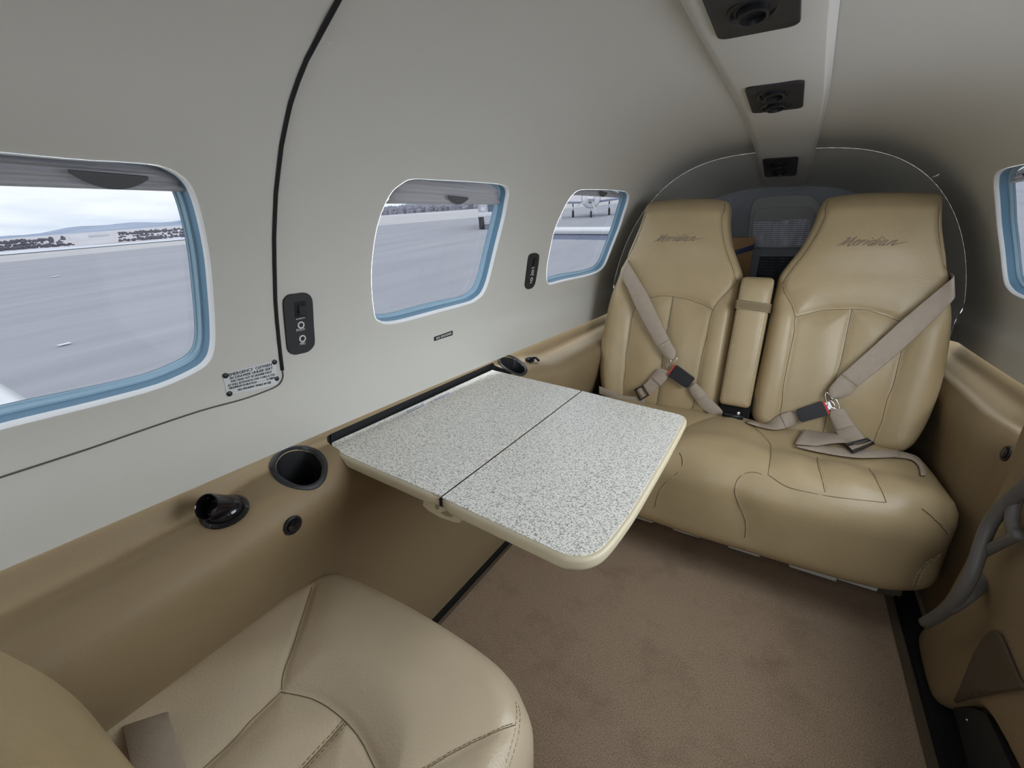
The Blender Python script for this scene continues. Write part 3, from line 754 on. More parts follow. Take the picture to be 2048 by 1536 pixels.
def vent_panel(y0, y1, x0, x1):
    ym = (y0+y1)/2; sl_ = (cz(y1)-cz(y0))/(y1-y0); uy = Vector((0, 1, sl_)).normalized(); n_ = Vector((0, sl_, -1)).normalized()
    c = Vector(((x0+x1)/2, ym, cz(ym)-.001)); h = y1-y0; w = x1-x0
    p = plate('vent_panel', rrect(c, (1, 0, 0), uy, w, h, .014), n_, .004, M['panelblk'], t)
    for s in (-.24, .22):
        cc = c+uy*h*s+n_*.004
        r = min(.030, w*.33)
        nz_ = lathe('nozzle', [(r, 0), (r, .002), (r*.86, .003), (r*.80, -.001), (r*.62, .001), (r*.60, .009), (r*.50, .010), (r*.46, .003), (0, .002)], M['black'], cc, (n_+Vector((.10, -.12 if s > 0 else -.18, 0))).normalized(), p)
def cx(u, v, zz=1.17): return onp(u, v, 2, zz)
vent_panel(.50, cx(1470, 80).y, -.068, .031)
vent_panel(1.07, 1.275, -.058, .040)
vent_panel(1.83, 2.08, -.062, .040)

# ------------------------------------------------------------------ wall panels and placards
def wall_ring(px, T=TW, n=3, off=0): return [hit(T, p.x, p.y, off)[0] for p in smooth_loop(px, n)]
def wall_frame(u, v, T=TW):
    c, no = hit(T, u, v); ux = Vector((0, 1, 0)); ux = (ux-no*ux.dot(no)).normalized(); uy = no.cross(ux)
    if uy.z < 0: uy = -uy
    return c, no, ux, uy
sp = [(565,606),(568,596),(576,589),(590,587),(606,585),(616,588),(622,596),(624,610),(626,650),(628,682),(625,693),(615,703),(600,707),(588,709),(578,705),(573,695),(570,665),(567,635)]
c, no, ux, uy = wall_frame(597, 647)
t = thing('switch_panel', 'larger black wall panel with light switch beside the dark seam', 'switch panel', c, 'headset panels on the left wall')
plate('faceplate', wall_ring(sp), no, .003, M['panelblk'], t)
def spot(u, v, no, h): return hit(TW, u, v)[0]+no*h
q = spot(598, 618, no, .003); plate('switch_well', rrect(q, ux, uy, .020, .026, .002), no, .001, M['dark'], t)
q = spot(600, 619, no, .004); prism('rocker', [q+ux*a*.0065+uy*b*.008 for a, b in ((-1, -1), (1, -1), (1, 1), (-1, 1))], no*.003, M['black'], t, .001)
for (u, v, s) in ((599, 635, 'LIGHT'), (601, 658, 'PHONE'), (603, 686, 'MIC')): text('lettering', s, spot(u, v, no, .0031), ux, uy, .006, M['ltxt'], t)
for u, v in ((599, 649), (602, 676)):
    q = spot(u, v, no, .003); j = lathe('jack', [(.0058, 0), (.0058, .0014), (.0044, .0018), (.0038, .0012)], M['ltxt'], q, no, t); lathe('socket', [(.0040, .0006), (0, .0004)], M['dark'], q, no, j)
lathe('screw', [(0, .0034), (.002, .0034), (.0024, .003)][::-1], M['black'], spot(597, 600, no, 0), no, t, 10)
lathe('screw', [(0, .0034), (.002, .0034), (.0024, .003)][::-1], M['black'], spot(605, 700, no, 0), no, t, 10)
sp2 = [(1056,514),(1060,508),(1066,506),(1072,506),(1077,510),(1076,524),(1072,550),(1069,566),(1064,575),(1057,578),(1052,577),(1049,571),(1050,560),(1053,535)]
c, no, ux, uy = wall_frame(1063, 542)
t = thing('switch_panel', 'smaller black wall panel between the two rear left windows', 'switch panel', c, 'headset panels on the left wall')
plate('faceplate', wall_ring(sp2), no, .003, M['panelblk'], t)
q = spot(1067, 524, no, .003); plate('switch_well', rrect(q, ux, uy, .020, .026, .002), no, .001, M['dark'], t)
q = spot(1067, 524, no, .004); prism('rocker', [q+ux*a*.0065+uy*b*.008 for a, b in ((-1, -1), (1, -1), (1, 1), (-1, 1))], no*.003, M['black'], t, .001)
for (u, v, s) in ((1064, 535, 'LIGHT'), (1062, 549, 'PHONE'), (1060, 565, 'MIC')): text('lettering', s, spot(u, v, no, .0031), ux, uy, .006, M['ltxt'], t)
for u, v in ((1063, 542.5), (1061, 558)):
    q = spot(u, v, no, .003); j = lathe('jack', [(.0058, 0), (.0058, .0014), (.0044, .0018), (.0038, .0012)], M['ltxt'], q, no, t); lathe('socket', [(.0040, .0006), (0, .0004)], M['dark'], q, no, j)
# oxygen placard
cor = [hit(TW, u, v)[0] for u, v in ((444,747),(551,720),(555,769),(454,792))]
c, no = hit(TW, 500, 757); ux = (cor[1]-cor[0]).normalized(); uy = no.cross(ux); uy = uy if uy.z > 0 else -uy
t = thing('oxygen_placard', 'silver emergency oxygen placard with black rivets under the front window', 'placard', c)
plate('metal_sheet', cor, no, .001, M['alu'], t)
TL0, TR0, BR0, BL0 = [p+no*.0011 for p in cor]
def pt(a, b): return TL0.lerp(TR0, a).lerp(BL0.lerp(BR0, a), b)
rows = [('EMERGENCY  OXYGEN', .50, .13, .80, 1.3), ('IN DRAWER UNDER SEAT', .51, .28, .80, 1.15), ('PULL MASK OUT OF DRAWER FULLY', .50, .42, .76, 1), ('AT FULL EXTENSION GIVE CORD A TUG', .50, .56, .88, 1), ('MAXIMUM DURATION - - - - -  15 MINS', .50, .69, .86, 1), ('NO SMOKING WHILE IN USE', .53, .84, .62, 1)]
Wd = (TR0-TL0).length; Hd = (BL0-TL0).length
for s, a, b, w, k in rows: text('lettering', s, pt(a, b), pt(a+.05, b)-pt(a-.05, b), uy, Hd*.135*k, M['ink'], t, wmax=Wd*w)
for u, v in ((450,751),(548,724),(552,757),(458,787)):
    q, _ = hit(TW, u, v); lathe('rivet', [(.0040, .001), (.0038, .0022), (.002, .0032), (0, .0034)], M['black'], q, no, t, 14)
# no smoking plate
cor = [hit(TW, u, v)[0] for u, v in ((868,674),(905,661),(905,670),(868,682))]; c, no = hit(TW, 887, 672)
t = thing('no_smoking_plate', 'small black no smoking plate below the middle window', 'placard', c)
plate('backing', cor, no, .0012, M['black'], t)
ux = (cor[1]-cor[0]).normalized(); uy = no.cross(ux); uy = uy if uy.z > 0 else -uy; cc = sum(cor, Vector())/4
text('lettering', 'NO SMOKING', cc+no*.0013, ux, uy, (cor[0]-cor[3]).length*.8, M['ltxt'], t, wmax=(cor[1]-cor[0]).length*.82)

# ------------------------------------------------------------------ folding table
TZ = .56
def tz(px, z=TZ): return [onp(u, v, 2, z) for u, v in px]
t = thing('folding_table', 'speckled fold-out table with beige edge trim pulled from the left panel', 'table', (-.3, .68, TZ-.02))
inn = [(-.577,.449),(-.555,.437),(-.505,.430),(-.40,.424),(-.3012,.4185),(-.3012,.9345),(-.40,.944),(-.50,.9545),(-.573,.964)]
outp = [(883.8,996),(930,1016.5),(1000,1048.5),(1080,1085.5),(1125,1106),(1145,1110),(1168,1110),(1190,1103),(1205,1092),(1225,1070),(1262,1020),(1300,958),(1332,904),(1352,868),(1364,846),(1367,837),(1362,831),(1350,827),(1300,815.5),(1240,801),(1164.2,783)]
ou = [(p.x, p.y) for p in tz(outp)]
ou = [(-.2972,.417)]+[(p.x, p.y) for p in smooth_px(ou[1:-1], 3)]+[(-.2972,.934)]
def slab(nm, ol, grow, z1, th, m, R):
    Q = np.array(ol); c = Q.mean(0)
    return sharp(link(nm, pad([tuple(p) for p in Q], th, R, lambda u, w, d: Vector((u, w, z1+d)), grid=.05), m, t), 50)
def grow(ol, g, skip):
    Q = np.array(ol); tn = np.roll(Q, -1, 0)-np.roll(Q, 1, 0); tn /= np.linalg.norm(tn, axis=1)[:, None]
    a = np.sum(Q[:, 0]*np.roll(Q[:, 1], -1)-np.roll(Q[:, 0], -1)*Q[:, 1]); s = 1 if a > 0 else -1
    nn = np.stack([tn[:, 1], -tn[:, 0]], 1)*s; return [tuple(p+n_*(0 if skip(p) else g)) for p, n_ in zip(Q, nn)]
# laminate leaves on beige bull-nosed carriers
def dens(ol, k=4):
    o = []
    for i in range(len(ol)):
        a, b = Vector(ol[i]), Vector(ol[(i+1) % len(ol)]); m_ = max(1, int((b-a).length/.02))
        o += [tuple(a.lerp(b, j/m_)) for j in range(m_)]
    return o
hin = lambda p: p[0] > -.303 or p[0] < -.571
hou = lambda p: p[0] < -.296
for ol, hf, nm in ((inn, hin, 'inner'), (ou, hou, 'outer')):
    d_ = dens(ol); g = grow(d_, .0065, hf)
    leaf = link('leaf', pad(g, .019, .0055, lambda u, w, d: Vector((u, w, TZ-.0006+d)), grid=.04, rb=.007, side=2), M['beige'], t)
    bm = bmesh.new(); vs = [bm.verts.new((p[0], p[1], TZ)) for p in d_]; f = bm.faces.new(vs); bmesh.ops.triangulate(bm, faces=[f]); bmesh.ops.solidify(bm, geom=bm.faces[:], thickness=.001)
    o = link('laminate', from_bm(bm), M['laminate'], leaf, smooth=False)
box('hinge_gap', (-.3022, .4165, TZ-.016), (-.2962, .936, TZ-.003), M['dark'], t)
for a, b, c_, d_ in (((807,824),(851,804),(855,810),(812,831)), ((863,800),(902,782),(905,787),(867,805))):
    r = tz((a, b, c_, d_), TZ+.0003); s_ = plate('sticker', r, (0, 0, 1), .0004, M['sticker'], t)
    u_ = (r[1]-r[0]); n_ = 'TABLE LIMIT' if a[0] < 850 else 'STOW TABLE'
    cc = sum(r, Vector())/4
    for q in (-.22, .22):
        w = (r[0]-r[3])*q; bmx = bmesh.new()
        for k in range(9):
            a0 = cc+w+u_*(-.40+.088*k); l_ = u_*(.05+.03*random.random()); h_ = (r[0]-r[3])*.11
            bmx.faces.new([bmx.verts.new(p+Vector((0, 0, .0006))) for p in (a0-h_, a0+l_-h_, a0+l_+h_, a0+h_)])
        link('print', from_bm(bmx), M['shadedk'], s_, smooth=False, kind='stuff')
# support bracket under the hinge
bp = [(843,1008),(846,1002),(853,998),(868,998),(880,1003),(897,1006),(914,1013),(920,1026),(924,1040),(921,1047),(912,1047),(900,1044),(880,1035),(858,1022),(845,1013)]
r = [onp(u, v, 1, .425) for u, v in bp]; br = prism('bracket', r, (0, .10, 0), M['beige'], t, .003)
for cutp in ([(880,1026),(892,1022),(907,1028),(904,1035),(892,1033)], [(868,1000),(880,1004),(876,1020),(870,1018)]):
    prism('bracket_groove', [onp(u, v, 1, .4242) for u, v in cutp], (0, .003, 0), M['beige2'], br, .0006)  # darker beige patches paint the shading of the bracket notches
prism('support_arm', [(-.50, .46, TZ-.035), (-.30, .45, TZ-.035), (-.30, .45, TZ-.02), (-.50, .46, TZ-.02)], (0, .03, 0), M['black'], t, .002)

# ------------------------------------------------------------------ bench seat
K = .2336; kn = math.sqrt(1+K*K); WV = Vector((0, K, 1))/kn; NV = Vector((0, -1, K))/kn; P0 = Vector((0, 1.5, .34))
def on_back(u, v, d=0, p0=P0):
    r = Vector(ray(u, v)); o = p0+NV*d; k = (o-VC).dot(NV)/r.dot(NV); return VC+r*k
def back_map(p0): return lambda u, w, d: Vector((u, p0.y, p0.z))+WV*w+NV*d
bench = thing('bench_seat', 'tan leather two-place bench seat with tall headrests at the rear', 'seat', (0, 1.45, 0))
half = [(.135,1.024),(.122,1.004),(.115,.95),(.096,.885),(.068,.830),(.052,.795),(.049,.75),(.049,.66),(.047,.52),(.045,.41),(.052,.362),(.09,.335),(.20,.318),(.33,.322),(.41,.332),(.445,.356),(.464,.409),(.475,.48),(.478,.564),(.472,.65),(.459,.75),(.439,.834),(.416,.908),(.404,.96),(.400,1.0),(.390,1.022),(.36,1.028),(.26,1.031),(.165,1.029)]
def w_of(z): return (z-.34)*kn
def outl(s):
    L_ = [(s*x, w_of(z)) for x, z in half]; L_ = [(p.x, p.y) for p in smooth_loop(L_, 4)]; return L_
seamR = [[(1561,573),(1575,590),(1586,610),(1594,633)],
 [(1594,633),(1617,626),(1660,618),(1711,617),(1746,622),(1778,631),(1801,643)],
 [(1594,633),(1590,661),(1582,712),(1571,770),(1561,825),(1557,850)],
 [(1801,643),(1808,670),(1805,700),(1797,731),(1782,782),(1766,837),(1746,887),(1742,897)],
 [(1801,643),(1825,630),(1860,610),(1895,590)]]
centR = [[(1705,618),(1701,641),(1688,696),(1676,745),(1650,850),(1645,875)]]
headR = [[(1653,389),(1645,434),(1625,473),(1602,508),(1575,544),(1559,567)], [(1891,385),(1885,434),(1885,477),(1895,524),(1903,548)]]
def puff(s):
    def f(u, w):
        z = w/kn+.34; x = s*u
        lo = sm((.78-z)/.12)
        bol = .016*lo*max(math.exp(-((x-.095)/.05)**2), math.exp(-((x-.43)/.05)**2))
        hd = .010*sm((z-.80)/.08)*math.exp(-((x-.26)/.12)**2)
        low = .012*lo*math.exp(-((z-.50)/.12)**2)*math.exp(-((x-.26)/.1)**2)
        topr = -.03*sm((z-.97)/.06)
        return bol+hd+low+topr
    return f
backs = {}
for s in (1, -1):
    me = pad(outl(s), .105, .032, back_map(P0), grid=.0055, crown=puff(s))
    o = link('backrest', me, M['leather'], bench); T = bvh(o)
    if s == 1:
        L1 = [[c for c, n_ in trace(T, l, 0, 10)] for l in seamR]; L2 = [[c for c, n_ in trace(T, l, 0, 10)] for l in centR]; L3 = [[c for c, n_ in trace(T, l, 0, 10)] for l in headR]
    mir = (lambda L_: L_) if s == 1 else (lambda L_: [[Vector((-p.x, p.y, p.z)) for p in l] for l in L_])
    groove(o, mir(L1)+mir(L2)+mir(L3), .004, .008, .007, .035)
    T = bvh(o); backs[s] = (o, T)
    bm = bmesh.new()
    for l in mir(L1)+mir(L2)+mir(L3):
        if len(l) > 1: tube_bm(bm, snap(l, T), .0009, 5)
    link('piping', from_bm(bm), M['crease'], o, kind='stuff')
    stitches('stitching', mir(L3), T, o, off=.006); 
    stitches('stitching', mir(L2), T, o, off=.006); stitches('stitching', mir(L2), T, o, off=-.006)
    rim = [P0+WV*w+NV*-.034+Vector((u, 0, 0)) for u, w in outl(s) if (s*u > .40 and w_of(.40) < w < w_of(.72))]
    rim.sort(key=lambda p: p.z); stitches('stitching', [rim], T, o, off=0, lift=.001)

# embroidered script name on the headrests: slanted brush strokes
def script(T, parent, c0, c1, hgt):
    """strokes in a unit box (x along the word 0..1, y 0..1), drawn as thread lines"""
    St = [[(.00,.05),(.05,.35),(.10,.85),(.06,.80)], [(.06,.80),(.10,.90),(.085,.45),(.075,.10)], [(.075,.10),(.13,.55),(.19,.98)], [(.19,.98),(.175,.55),(.165,.08),(.21,.12)],
          [(.22,.32),(.28,.48),(.285,.62),(.25,.60),(.225,.30),(.25,.10),(.30,.22)], [(.30,.10),(.335,.62)], [(.325,.40),(.355,.60),(.385,.62)],
          [(.395,.10),(.43,.60)], [(.442,.78),(.448,.84)], [(.53,.58),(.49,.60),(.46,.25),(.485,.10),(.52,.35)], [(.575,1.0),(.535,.40),(.52,.08),(.55,.15)],
          [(.565,.10),(.60,.60)], [(.612,.78),(.618,.84)], [(.70,.58),(.66,.60),(.63,.25),(.655,.10),(.69,.35)], [(.705,.60),(.685,.30),(.69,.08),(.73,.2)],
          [(.745,.08),(.785,.60)], [(.775,.42),(.815,.60),(.835,.56),(.815,.20),(.83,.08),(.88,.25),(1.0,.42)]]
    ux = c1-c0; w = ux.length; ux.normalize(); bm = bmesh.new()
    for st in St:
        pl = smooth_px(st, 5); q = []
        for p in pl:
            P = c0+ux*(p.x*w)+WV*(p.y*hgt)+Vector((1, 0, 0))*(p.y-.4)*hgt*.55
            co, no, i, dd = T.find_nearest(P); q.append(co+no*.0006)
        n_ = len(q); rad = [.0006+.0010*math.sin(math.pi*min(1, max(0, (i+.5)/n_))) for i in range(n_)]
        tube_bm(bm, q, rad, 5)
    return link('embroidered_name', from_bm(bm), M['embroid'], parent, kind='stuff')
script(backs[-1][1], backs[-1][0], on_back(1312, 486), on_back(1404, 484), .026)
script(backs[1][1], backs[1][0], on_back(1678, 494), on_back(1810, 494), .027)

# centre armrest folded up
PA = Vector((0, 1.462, .34)); ax0, ax1 = -.046, .041
ol = rrect((0, 0, 0), (1, 0, 0), (0, 1, 0), .090, .405, .014, 5); ol = [((p.x+(-.002)), p.y+w_of(.592)) for p in ol]
ol = dens(ol)
arm = link('armrest', pad(ol, .10, .016, back_map(PA), grid=.008, crown=lambda u, w: .004*math.cos(u*25)-.018*sm((w-w_of(.755))/.04)), M['leather'], bench); TA = bvh(arm)
eL = [[P0+Vector((x, PA.y-P0.y, 0))+WV*w_of(z) for z in [.415+.36*i/40 for i in range(41)]] for x in (-.037, .033)]
groove(arm, [[TA.find_nearest(p)[0] for p in l] for l in eL], .0012, .004, .001, .02); TA = bvh(arm)
stitches('stitching', eL, TA, arm, off=.003); stitches('stitching', eL, TA, arm, off=-.003)
zc_ = .700
bm = bmesh.new(); R = []
for zz in (zc_-.013, zc_+.013):
    rr = []
    for x, d in ((-.052, -.06), (-.051, -.004), (-.046, .004), (-.02, .0065), (0, .007), (.02, .0065), (.042, .004), (.047, -.004), (.048, -.06)):
        rr.append(bm.verts.new(Vector((x, PA.y, PA.z))+WV*w_of(zz+x*-.06)+NV*d))
    R.append(rr)
for k in range(8): bm.faces.new((R[0][k], R[0][k+1], R[1][k+1], R[1][k]))
bmesh.ops.solidify(bm, geom=bm.faces[:], thickness=.003)
ro = link('strap', from_bm(bm), M['leather'], arm, smooth=False)
ts = bvh(ro); stitches('stitching', [[Vector((-.044+.088*i/20, PA.y, PA.z))+WV*w_of(zc_+q)+NV*.008 for i in range(21)] for q in (-.009, .009)], ts, arm)
tube('hinge_bolt', [Vector((-.03, 1.47, .365)), Vector((.03, 1.47, .365))], .008, M['black'], bench, 10)
lathe('bolt_head', [(0, .006), (.005, .005), (.006, 0)], M['chrome'], Vector((.015, 1.468, .378)), (0, -1, .2), bench, 12)
box('pivot_block', (-.045, 1.50, .30), (.045, 1.60, .42), M['dark'], bench, .004)

# cushion
cz0 = .352
ol = [(-.475,1.60),(-.497,1.50),(-.502,1.38),(-.497,1.28),(-.47,1.20),(-.42,1.160),(-.30,1.136),(-.12,1.128),(0,1.126),(.12,1.128),(.30,1.136),(.42,1.156),(.478,1.20),(.508,1.28),(.512,1.38),(.502,1.50),(.478,1.60),(.30,1.615),(0,1.615),(-.3,1.615)]
ol = [(p.x, p.y) for p in smooth_loop(ol, 6)]
def bcr(x, y):
    f = .016*math.exp(-((y-1.24)/.07)**2)*(1-.25*math.exp(-(x/.06)**2)) - .010*sm((abs(x)-.30)/.2)
    c = -.007*sum(math.exp(-((x-s*.25)/.11)**2) for s in (1, -1))*sm((y-1.28)/.06)
    m_ = .010*math.exp(-(x/.07)**2)*sm((y-1.2)/.1)
    return f+c+m_-.03*sm((y-1.48)/.1)
cu = link('cushion', pad(ol,   .236, .075, lambda u, w, d: Vector((u, w, cz0+d)), grid=.0065, crown=bcr, rb=.03, side=8), M['leather'], bench); T = bvh(cu)
bs = {'b1': [(1502,843),(1530,867),(1543,890),(1537,946)], 'b3': [(1739,930),(1758,960),(1774,1002)], 'b4': [(1537,946),(1572,972),(1614,983),(1693,996),(1774,1002)],
      'b5': [(1525,946),(1502,940),(1478,953),(1469,974),(1471,997),(1485,1030),(1493,1053),(1490,1079)], 'b6': [(1359,904),(1366,920),(1359,941),(1320,978),(1308,1016)], 'b7': [(1851,1016),(1889,1053),(1914,1086)], 'b8': [(1921,1095),(1889,1114),(1851,1142),(1833,1179)]}
b2 = [(1635,909),(1641,937),(1651,983)]
bl = {k: [c for c, n_ in trace(T, [tuple(p) for p in smooth_px(v, 4)], 0, 10)] for k, v in bs.items()}; bl2 = [c for c, n_ in trace(T, b2, 0, 8)]
Ls = [l for l in bl.values() if len(l) > 1]+[bl2]
Ls += [[Vector((-p.x, p.y, p.z)) for p in bl[k]] for k in ('b1', 'b3', 'b4')]
groove(cu, Ls, .0035, .008, .006, .04); T = bvh(cu); TCU = T
bm = bmesh.new()
for l in Ls: tube_bm(bm, snap(l, T), .0009, 5)
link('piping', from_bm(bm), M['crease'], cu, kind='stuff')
stitches('stitching', [bl['b8']], T, cu, off=.005, L=.006, gap=.004); stitches('stitching', [bl['b8']], T, cu, off=-.005, L=.006, gap=.004)
stitches('stitching', [bl2], T, cu, off=.005, r=.0005); stitches('stitching', [bl['b5'], bl['b7'], bl['b6']], T, cu, off=.002, L=.004, gap=.002, r=.0006)
# base under the bench: row of grey drawer fronts
box('plinth', (-.50, 1.312, 0), (.47, 1.60, .16), M['pocket'], bench, .003)
xe = [-.47, -.305, -.245, -.165, -.105, -.02, .055, .145, .215, .33, .42]
for i, (a, b) in enumerate(zip(xe[:-1], xe[1:])):
    f = .024 if i % 2 == 0 else .012
    box('base_panel', (a+.002, 1.312-f, .012), (b-.002, 1.314, .15), M['under'], bench, .002)

# ------------------------------------------------------------------ seat belts
def bp_(px, d):
    o = []
    for u, v in px:
        p = on_back(u, v, d); c, n_ = hit(TCU, u, v, d*.6)
        if c is not None and (c-VC).length < (p-VC).length and v > 845: p = c
        o.append(p)
    return o
def rib(nm, pa, pb, m, parent, d=.02, th=.0022, n=5, pre=None):
    a, b = bp_(pa, d), bp_(pb, d)
    if pre: a, b = [pre[0]]+a, [pre[1]]+b
    a = smooth_px(a, n); b = smooth_px(b, n); return ribbon(nm, a, b, th, m, parent)
def buckle(parent, px, d, th, redside):
    r = bp_(px, d); c = sum(r, Vector())/4
    k = prism('buckle', r, NV*th, M['black'], parent, .003)
    a, b = r[redside[0]], r[redside[1]]; o = (a+b)/2-c; o.normalize()
    prism('release_button', [a.lerp(b, .06)+NV*.004-o*.002, b.lerp(a, .06)+NV*.004-o*.002, b.lerp(a, .06)+NV*.004+o*.005, a.lerp(b, .06)+NV*.004+o*.005], NV*(th-.008), M['red'], k, .0008)
    return k
# right-hand belt
sb = thing('seat_belt', 'seat belt across the right bench place, shoulder strap from right', 'seat belt', on_back(1680, 800), 'bench seat belts')
rib('shoulder_strap', [(1907,553),(1880,576),(1805,639),(1740,698),(1680,751)], [(1909,596),(1882,626),(1809,696),(1758,739),(1713,775)], M['web'], sb, .028, pre=(on_back(1899, 545, -.06), on_back(1901, 590, -.06)))
rib('strap_end', [(1680,751),(1668,764),(1657,779),(1659,793)], [(1714,776),(1705,786),(1690,794),(1671,797)], M['web'], sb, .030, .004)
tube('sewn_edge', bp_([(1680,751),(1697,763),(1713,775.5)], .033), .0013, M['thread'], sb, 6)
stitches('stitching', [bp_(q, .034) for q in ([(1676,758),(1706,780)], [(1668,768),(1700,788)], [(1672,778),(1704,776)], [(1664,772),(1690,790)])], backs[1][1], sb, L=.004, gap=.003) if False else None
# chrome D ring and tongue
tube('tongue_ring', bp_([tuple(p) for p in smooth_loop([(1651,787),(1654,785),(1658,790),(1664,797),(1672,799),(1676,806),(1679,816),(1672,818),(1660,812),(1652,800)], 3)]+[(1651,787)], .026), .0016, M['chrome'], sb, 8)
tube('tongue_ring', bp_([tuple(p) for p in smooth_loop([(1658,802),(1664,803),(1669,810),(1668,817),(1660,818),(1654,812)], 3)]+[(1658,802)], .026), .0014, M['chrome'], sb, 8)
prism('tongue', bp_([(1649,806),(1659,803),(1664,815),(1654,822)], .022), NV*.002, M['chrome'], sb)
buckle(sb, [(1591,819),(1643,801),(1656,829),(1601,844)], .016, .020, (1, 2))
rib('lap_strap', [(1596,826),(1576,823),(1555,832),(1530,847),(1504,846),(1490,842)], [(1600,840),(1590,848),(1568,862),(1545,864),(1515,857),(1492,850)], M['web'], sb, .014)
rib('sewn_patch', [(1593,828),(1576,824),(1560,830)], [(1598,842),(1588,850),(1570,862)], M['web'], sb, .017, .003)
rib('adjuster_strap', [(1662,820),(1659,835),(1668,855),(1680,877),(1692,900)], [(1688,816),(1700,836),(1712,853),(1722,866),(1736,884)], M['web'], sb, .026)
rib('sewn_patch', [(1660,834),(1667,848),(1675,861)], [(1697,830),(1704,841),(1711,850)], M['web'], sb, .029, .003)
fr = bp_([(1688,900),(1735,878),(1744,897),(1702,915)], .026)
ad = thing; tube('adjuster', fr+[fr[0]], .0035, M['black'], sb, 8)
tube('adjuster_bar', [fr[0].lerp(fr[3], .45), fr[1].lerp(fr[2], .45)], .003, M['black'], sb, 8)
rib('adjuster_fold', [(1694,905),(1700,911)], [(1738,885),(1743,894)], M['web'], sb, .030, .004)
def flat(nm, pa, pb, parent, off=.006, T=TCU, th=.002, fall=.36):
    def g(px):
        o = []
        for u, v in px:
            c, n_ = hit(T, u, v, off); bk_ = on_back(u, v, .012)
            if c is None or (bk_-VC).length < (c-VC).length: c = bk_
            o.append(c)
        return smooth_px(o, 4)
    return ribbon(nm, g(pa), g(pb), th, M['web'], parent)
flat('loose_strap', [(1605,866),(1640,864),(1675,867),(1700,880)], [(1588,896),(1630,899),(1660,895),(1690,893)], sb, .012)
flat('loose_strap', [(1590,897),(1640,897),(1690,902),(1740,905),(1795,904)], [(1592,899),(1640,910),(1700,920),(1745,921),(1797,919)], sb, .008)
flat('lap_anchor_strap', [(1790,906),(1810,909),(1832,917),(1846,934),(1850,955)], [(1790,919),(1812,921),(1826,926),(1836,937),(1840,955)], sb, .006)
# left-hand belt
sb = thing('seat_belt', 'seat belt across the left bench place beyond the table corner', 'seat belt', on_back(1330, 740), 'bench seat belts')
rib('shoulder_strap', [(1255,521),(1270,546),(1297,592),(1320,640),(1340,681)], [(1243,551),(1254,575),(1274,620),(1295,660),(1315,695)], M['web'], sb, .028, pre=(on_back(1266, 524, -.06), on_back(1254, 556, -.06)))
rib('strap_end', [(1340,681),(1347,693),(1352,704),(1350,716)], [(1315,695),(1322,704),(1328,712),(1340,721)], M['web'], sb, .030, .004)
tube('sewn_edge', bp_([(1315,695),(1328,688),(1340,680.5)], .033), .0013, M['thread'], sb, 6)
tube('tongue_ring', bp_([tuple(p) for p in smooth_loop([(1342,716),(1350,713),(1354,717),(1349,724),(1342,724)], 3)]+[(1342,716)], .026), .0016, M['chrome'], sb, 8)
prism('tongue', bp_([(1336,722),(1343,725),(1336,735),(1330,731)], .022), NV*.002, M['embroid'], sb)
buckle(sb, [(1354,729),(1391,757),(1374,776),(1338,752)], .016, .020, (3, 0))
rib('lap_strap', [(1390,764),(1405,778),(1417,794),(1435,810),(1453,832)], [(1376,774),(1380,786),(1389,798),(1407,820),(1440,838)], M['web'], sb, .014)
rib('sewn_patch', [(1390,766),(1402,776),(1414,792)], [(1377,776),(1382,788),(1391,800)], M['web'], sb, .017, .003)
rib('adjuster_strap', [(1318,736),(1305,750),(1295,762),(1285,772)], [(1340,743),(1336,756),(1318,774),(1295,791)], M['web'], sb, .022)
rib('sewn_patch', [(1317,742),(1311,748),(1304,756)], [(1337,752),(1330,762),(1321,772)], M['web'], sb, .025, .003)
fr = bp_([(1270,780),(1286,772),(1297,790),(1281,800)], .022); tube('adjuster', fr+[fr[0]], .0035, M['black'], sb, 8)
rib('adjuster_fold', [(1275,778),(1282,775)], [(1285,795),(1291,792)], M['web'], sb, .026, .004)
rib('loose_strap', [(1198,772),(1215,778),(1240,790),(1275,794),(1288,797)], [(1198,788),(1215,793),(1240,803),(1268,806),(1290,809)], M['web'], sb, .016)

# ------------------------------------------------------------------ aft-facing cabin seat at lower left
cs = thing('cabin_seat', 'tan leather aft-facing seat in the near left corner', 'seat', (-.32, .2, 0))
ol = [(-.548,.03),(-.556,.15),(-.556,.28),(-.550,.345),(-.532,.380),(-.495,.398),(-.40,.405),(-.305,.404),(-.21,.396),(-.15,.380),(-.108,.348),(-.088,.30),(-.080,.22),(-.080,.10),(-.085,.03),(-.2,.02),(-.4,.02)]
ol = [(p.x, p.y) for p in smooth_loop(ol, 5)]
def fcr(x, y):
    e_ = ((x+.32)/.17)**2+((y-.06)/.19)**2
    return .012*sm((e_-.5)/.9)-.012*sm((y-.33)/.08)-.006
fc = link('cushion', pad(ol, .24, .05, lambda u, w, d: Vector((u, w, .37+d)), grid=.005, crown=fcr, rb=.02, side=6), M['leather2'], cs); T = bvh(fc)
fs = [[(628,1153),(601,1236),(569,1322),(560,1373)], [(560,1376),(483,1451),(397,1536)], [(560,1376),(607,1384),(655,1405),(693,1438),(725,1481),(752,1536)], [(843,1534),(913,1494),(983,1456),(1036,1445)]]
fd = [(687,1435),(650,1478),(596,1536)]
fe = [(1043,1400),(1044,1430),(1040,1465),(1020,1536)]
fl_ = [[c for c, n_ in trace(T, [tuple(p) for p in smooth_px(l, 4)], 0, 10)] for l in fs]; fdl = [c for c, n_ in trace(T, fd, 0, 8)]; fel = [c for c, n_ in trace(T, fe, 0, 6)]
groove(fc, [l for l in fl_+[fdl, fel] if len(l) > 1], .003, .006, .006, .03); T = bvh(fc)
bm = bmesh.new()
for l in fl_+[fdl]:
    if len(l) > 1: tube_bm(bm, snap(l, T), .0006, 5)
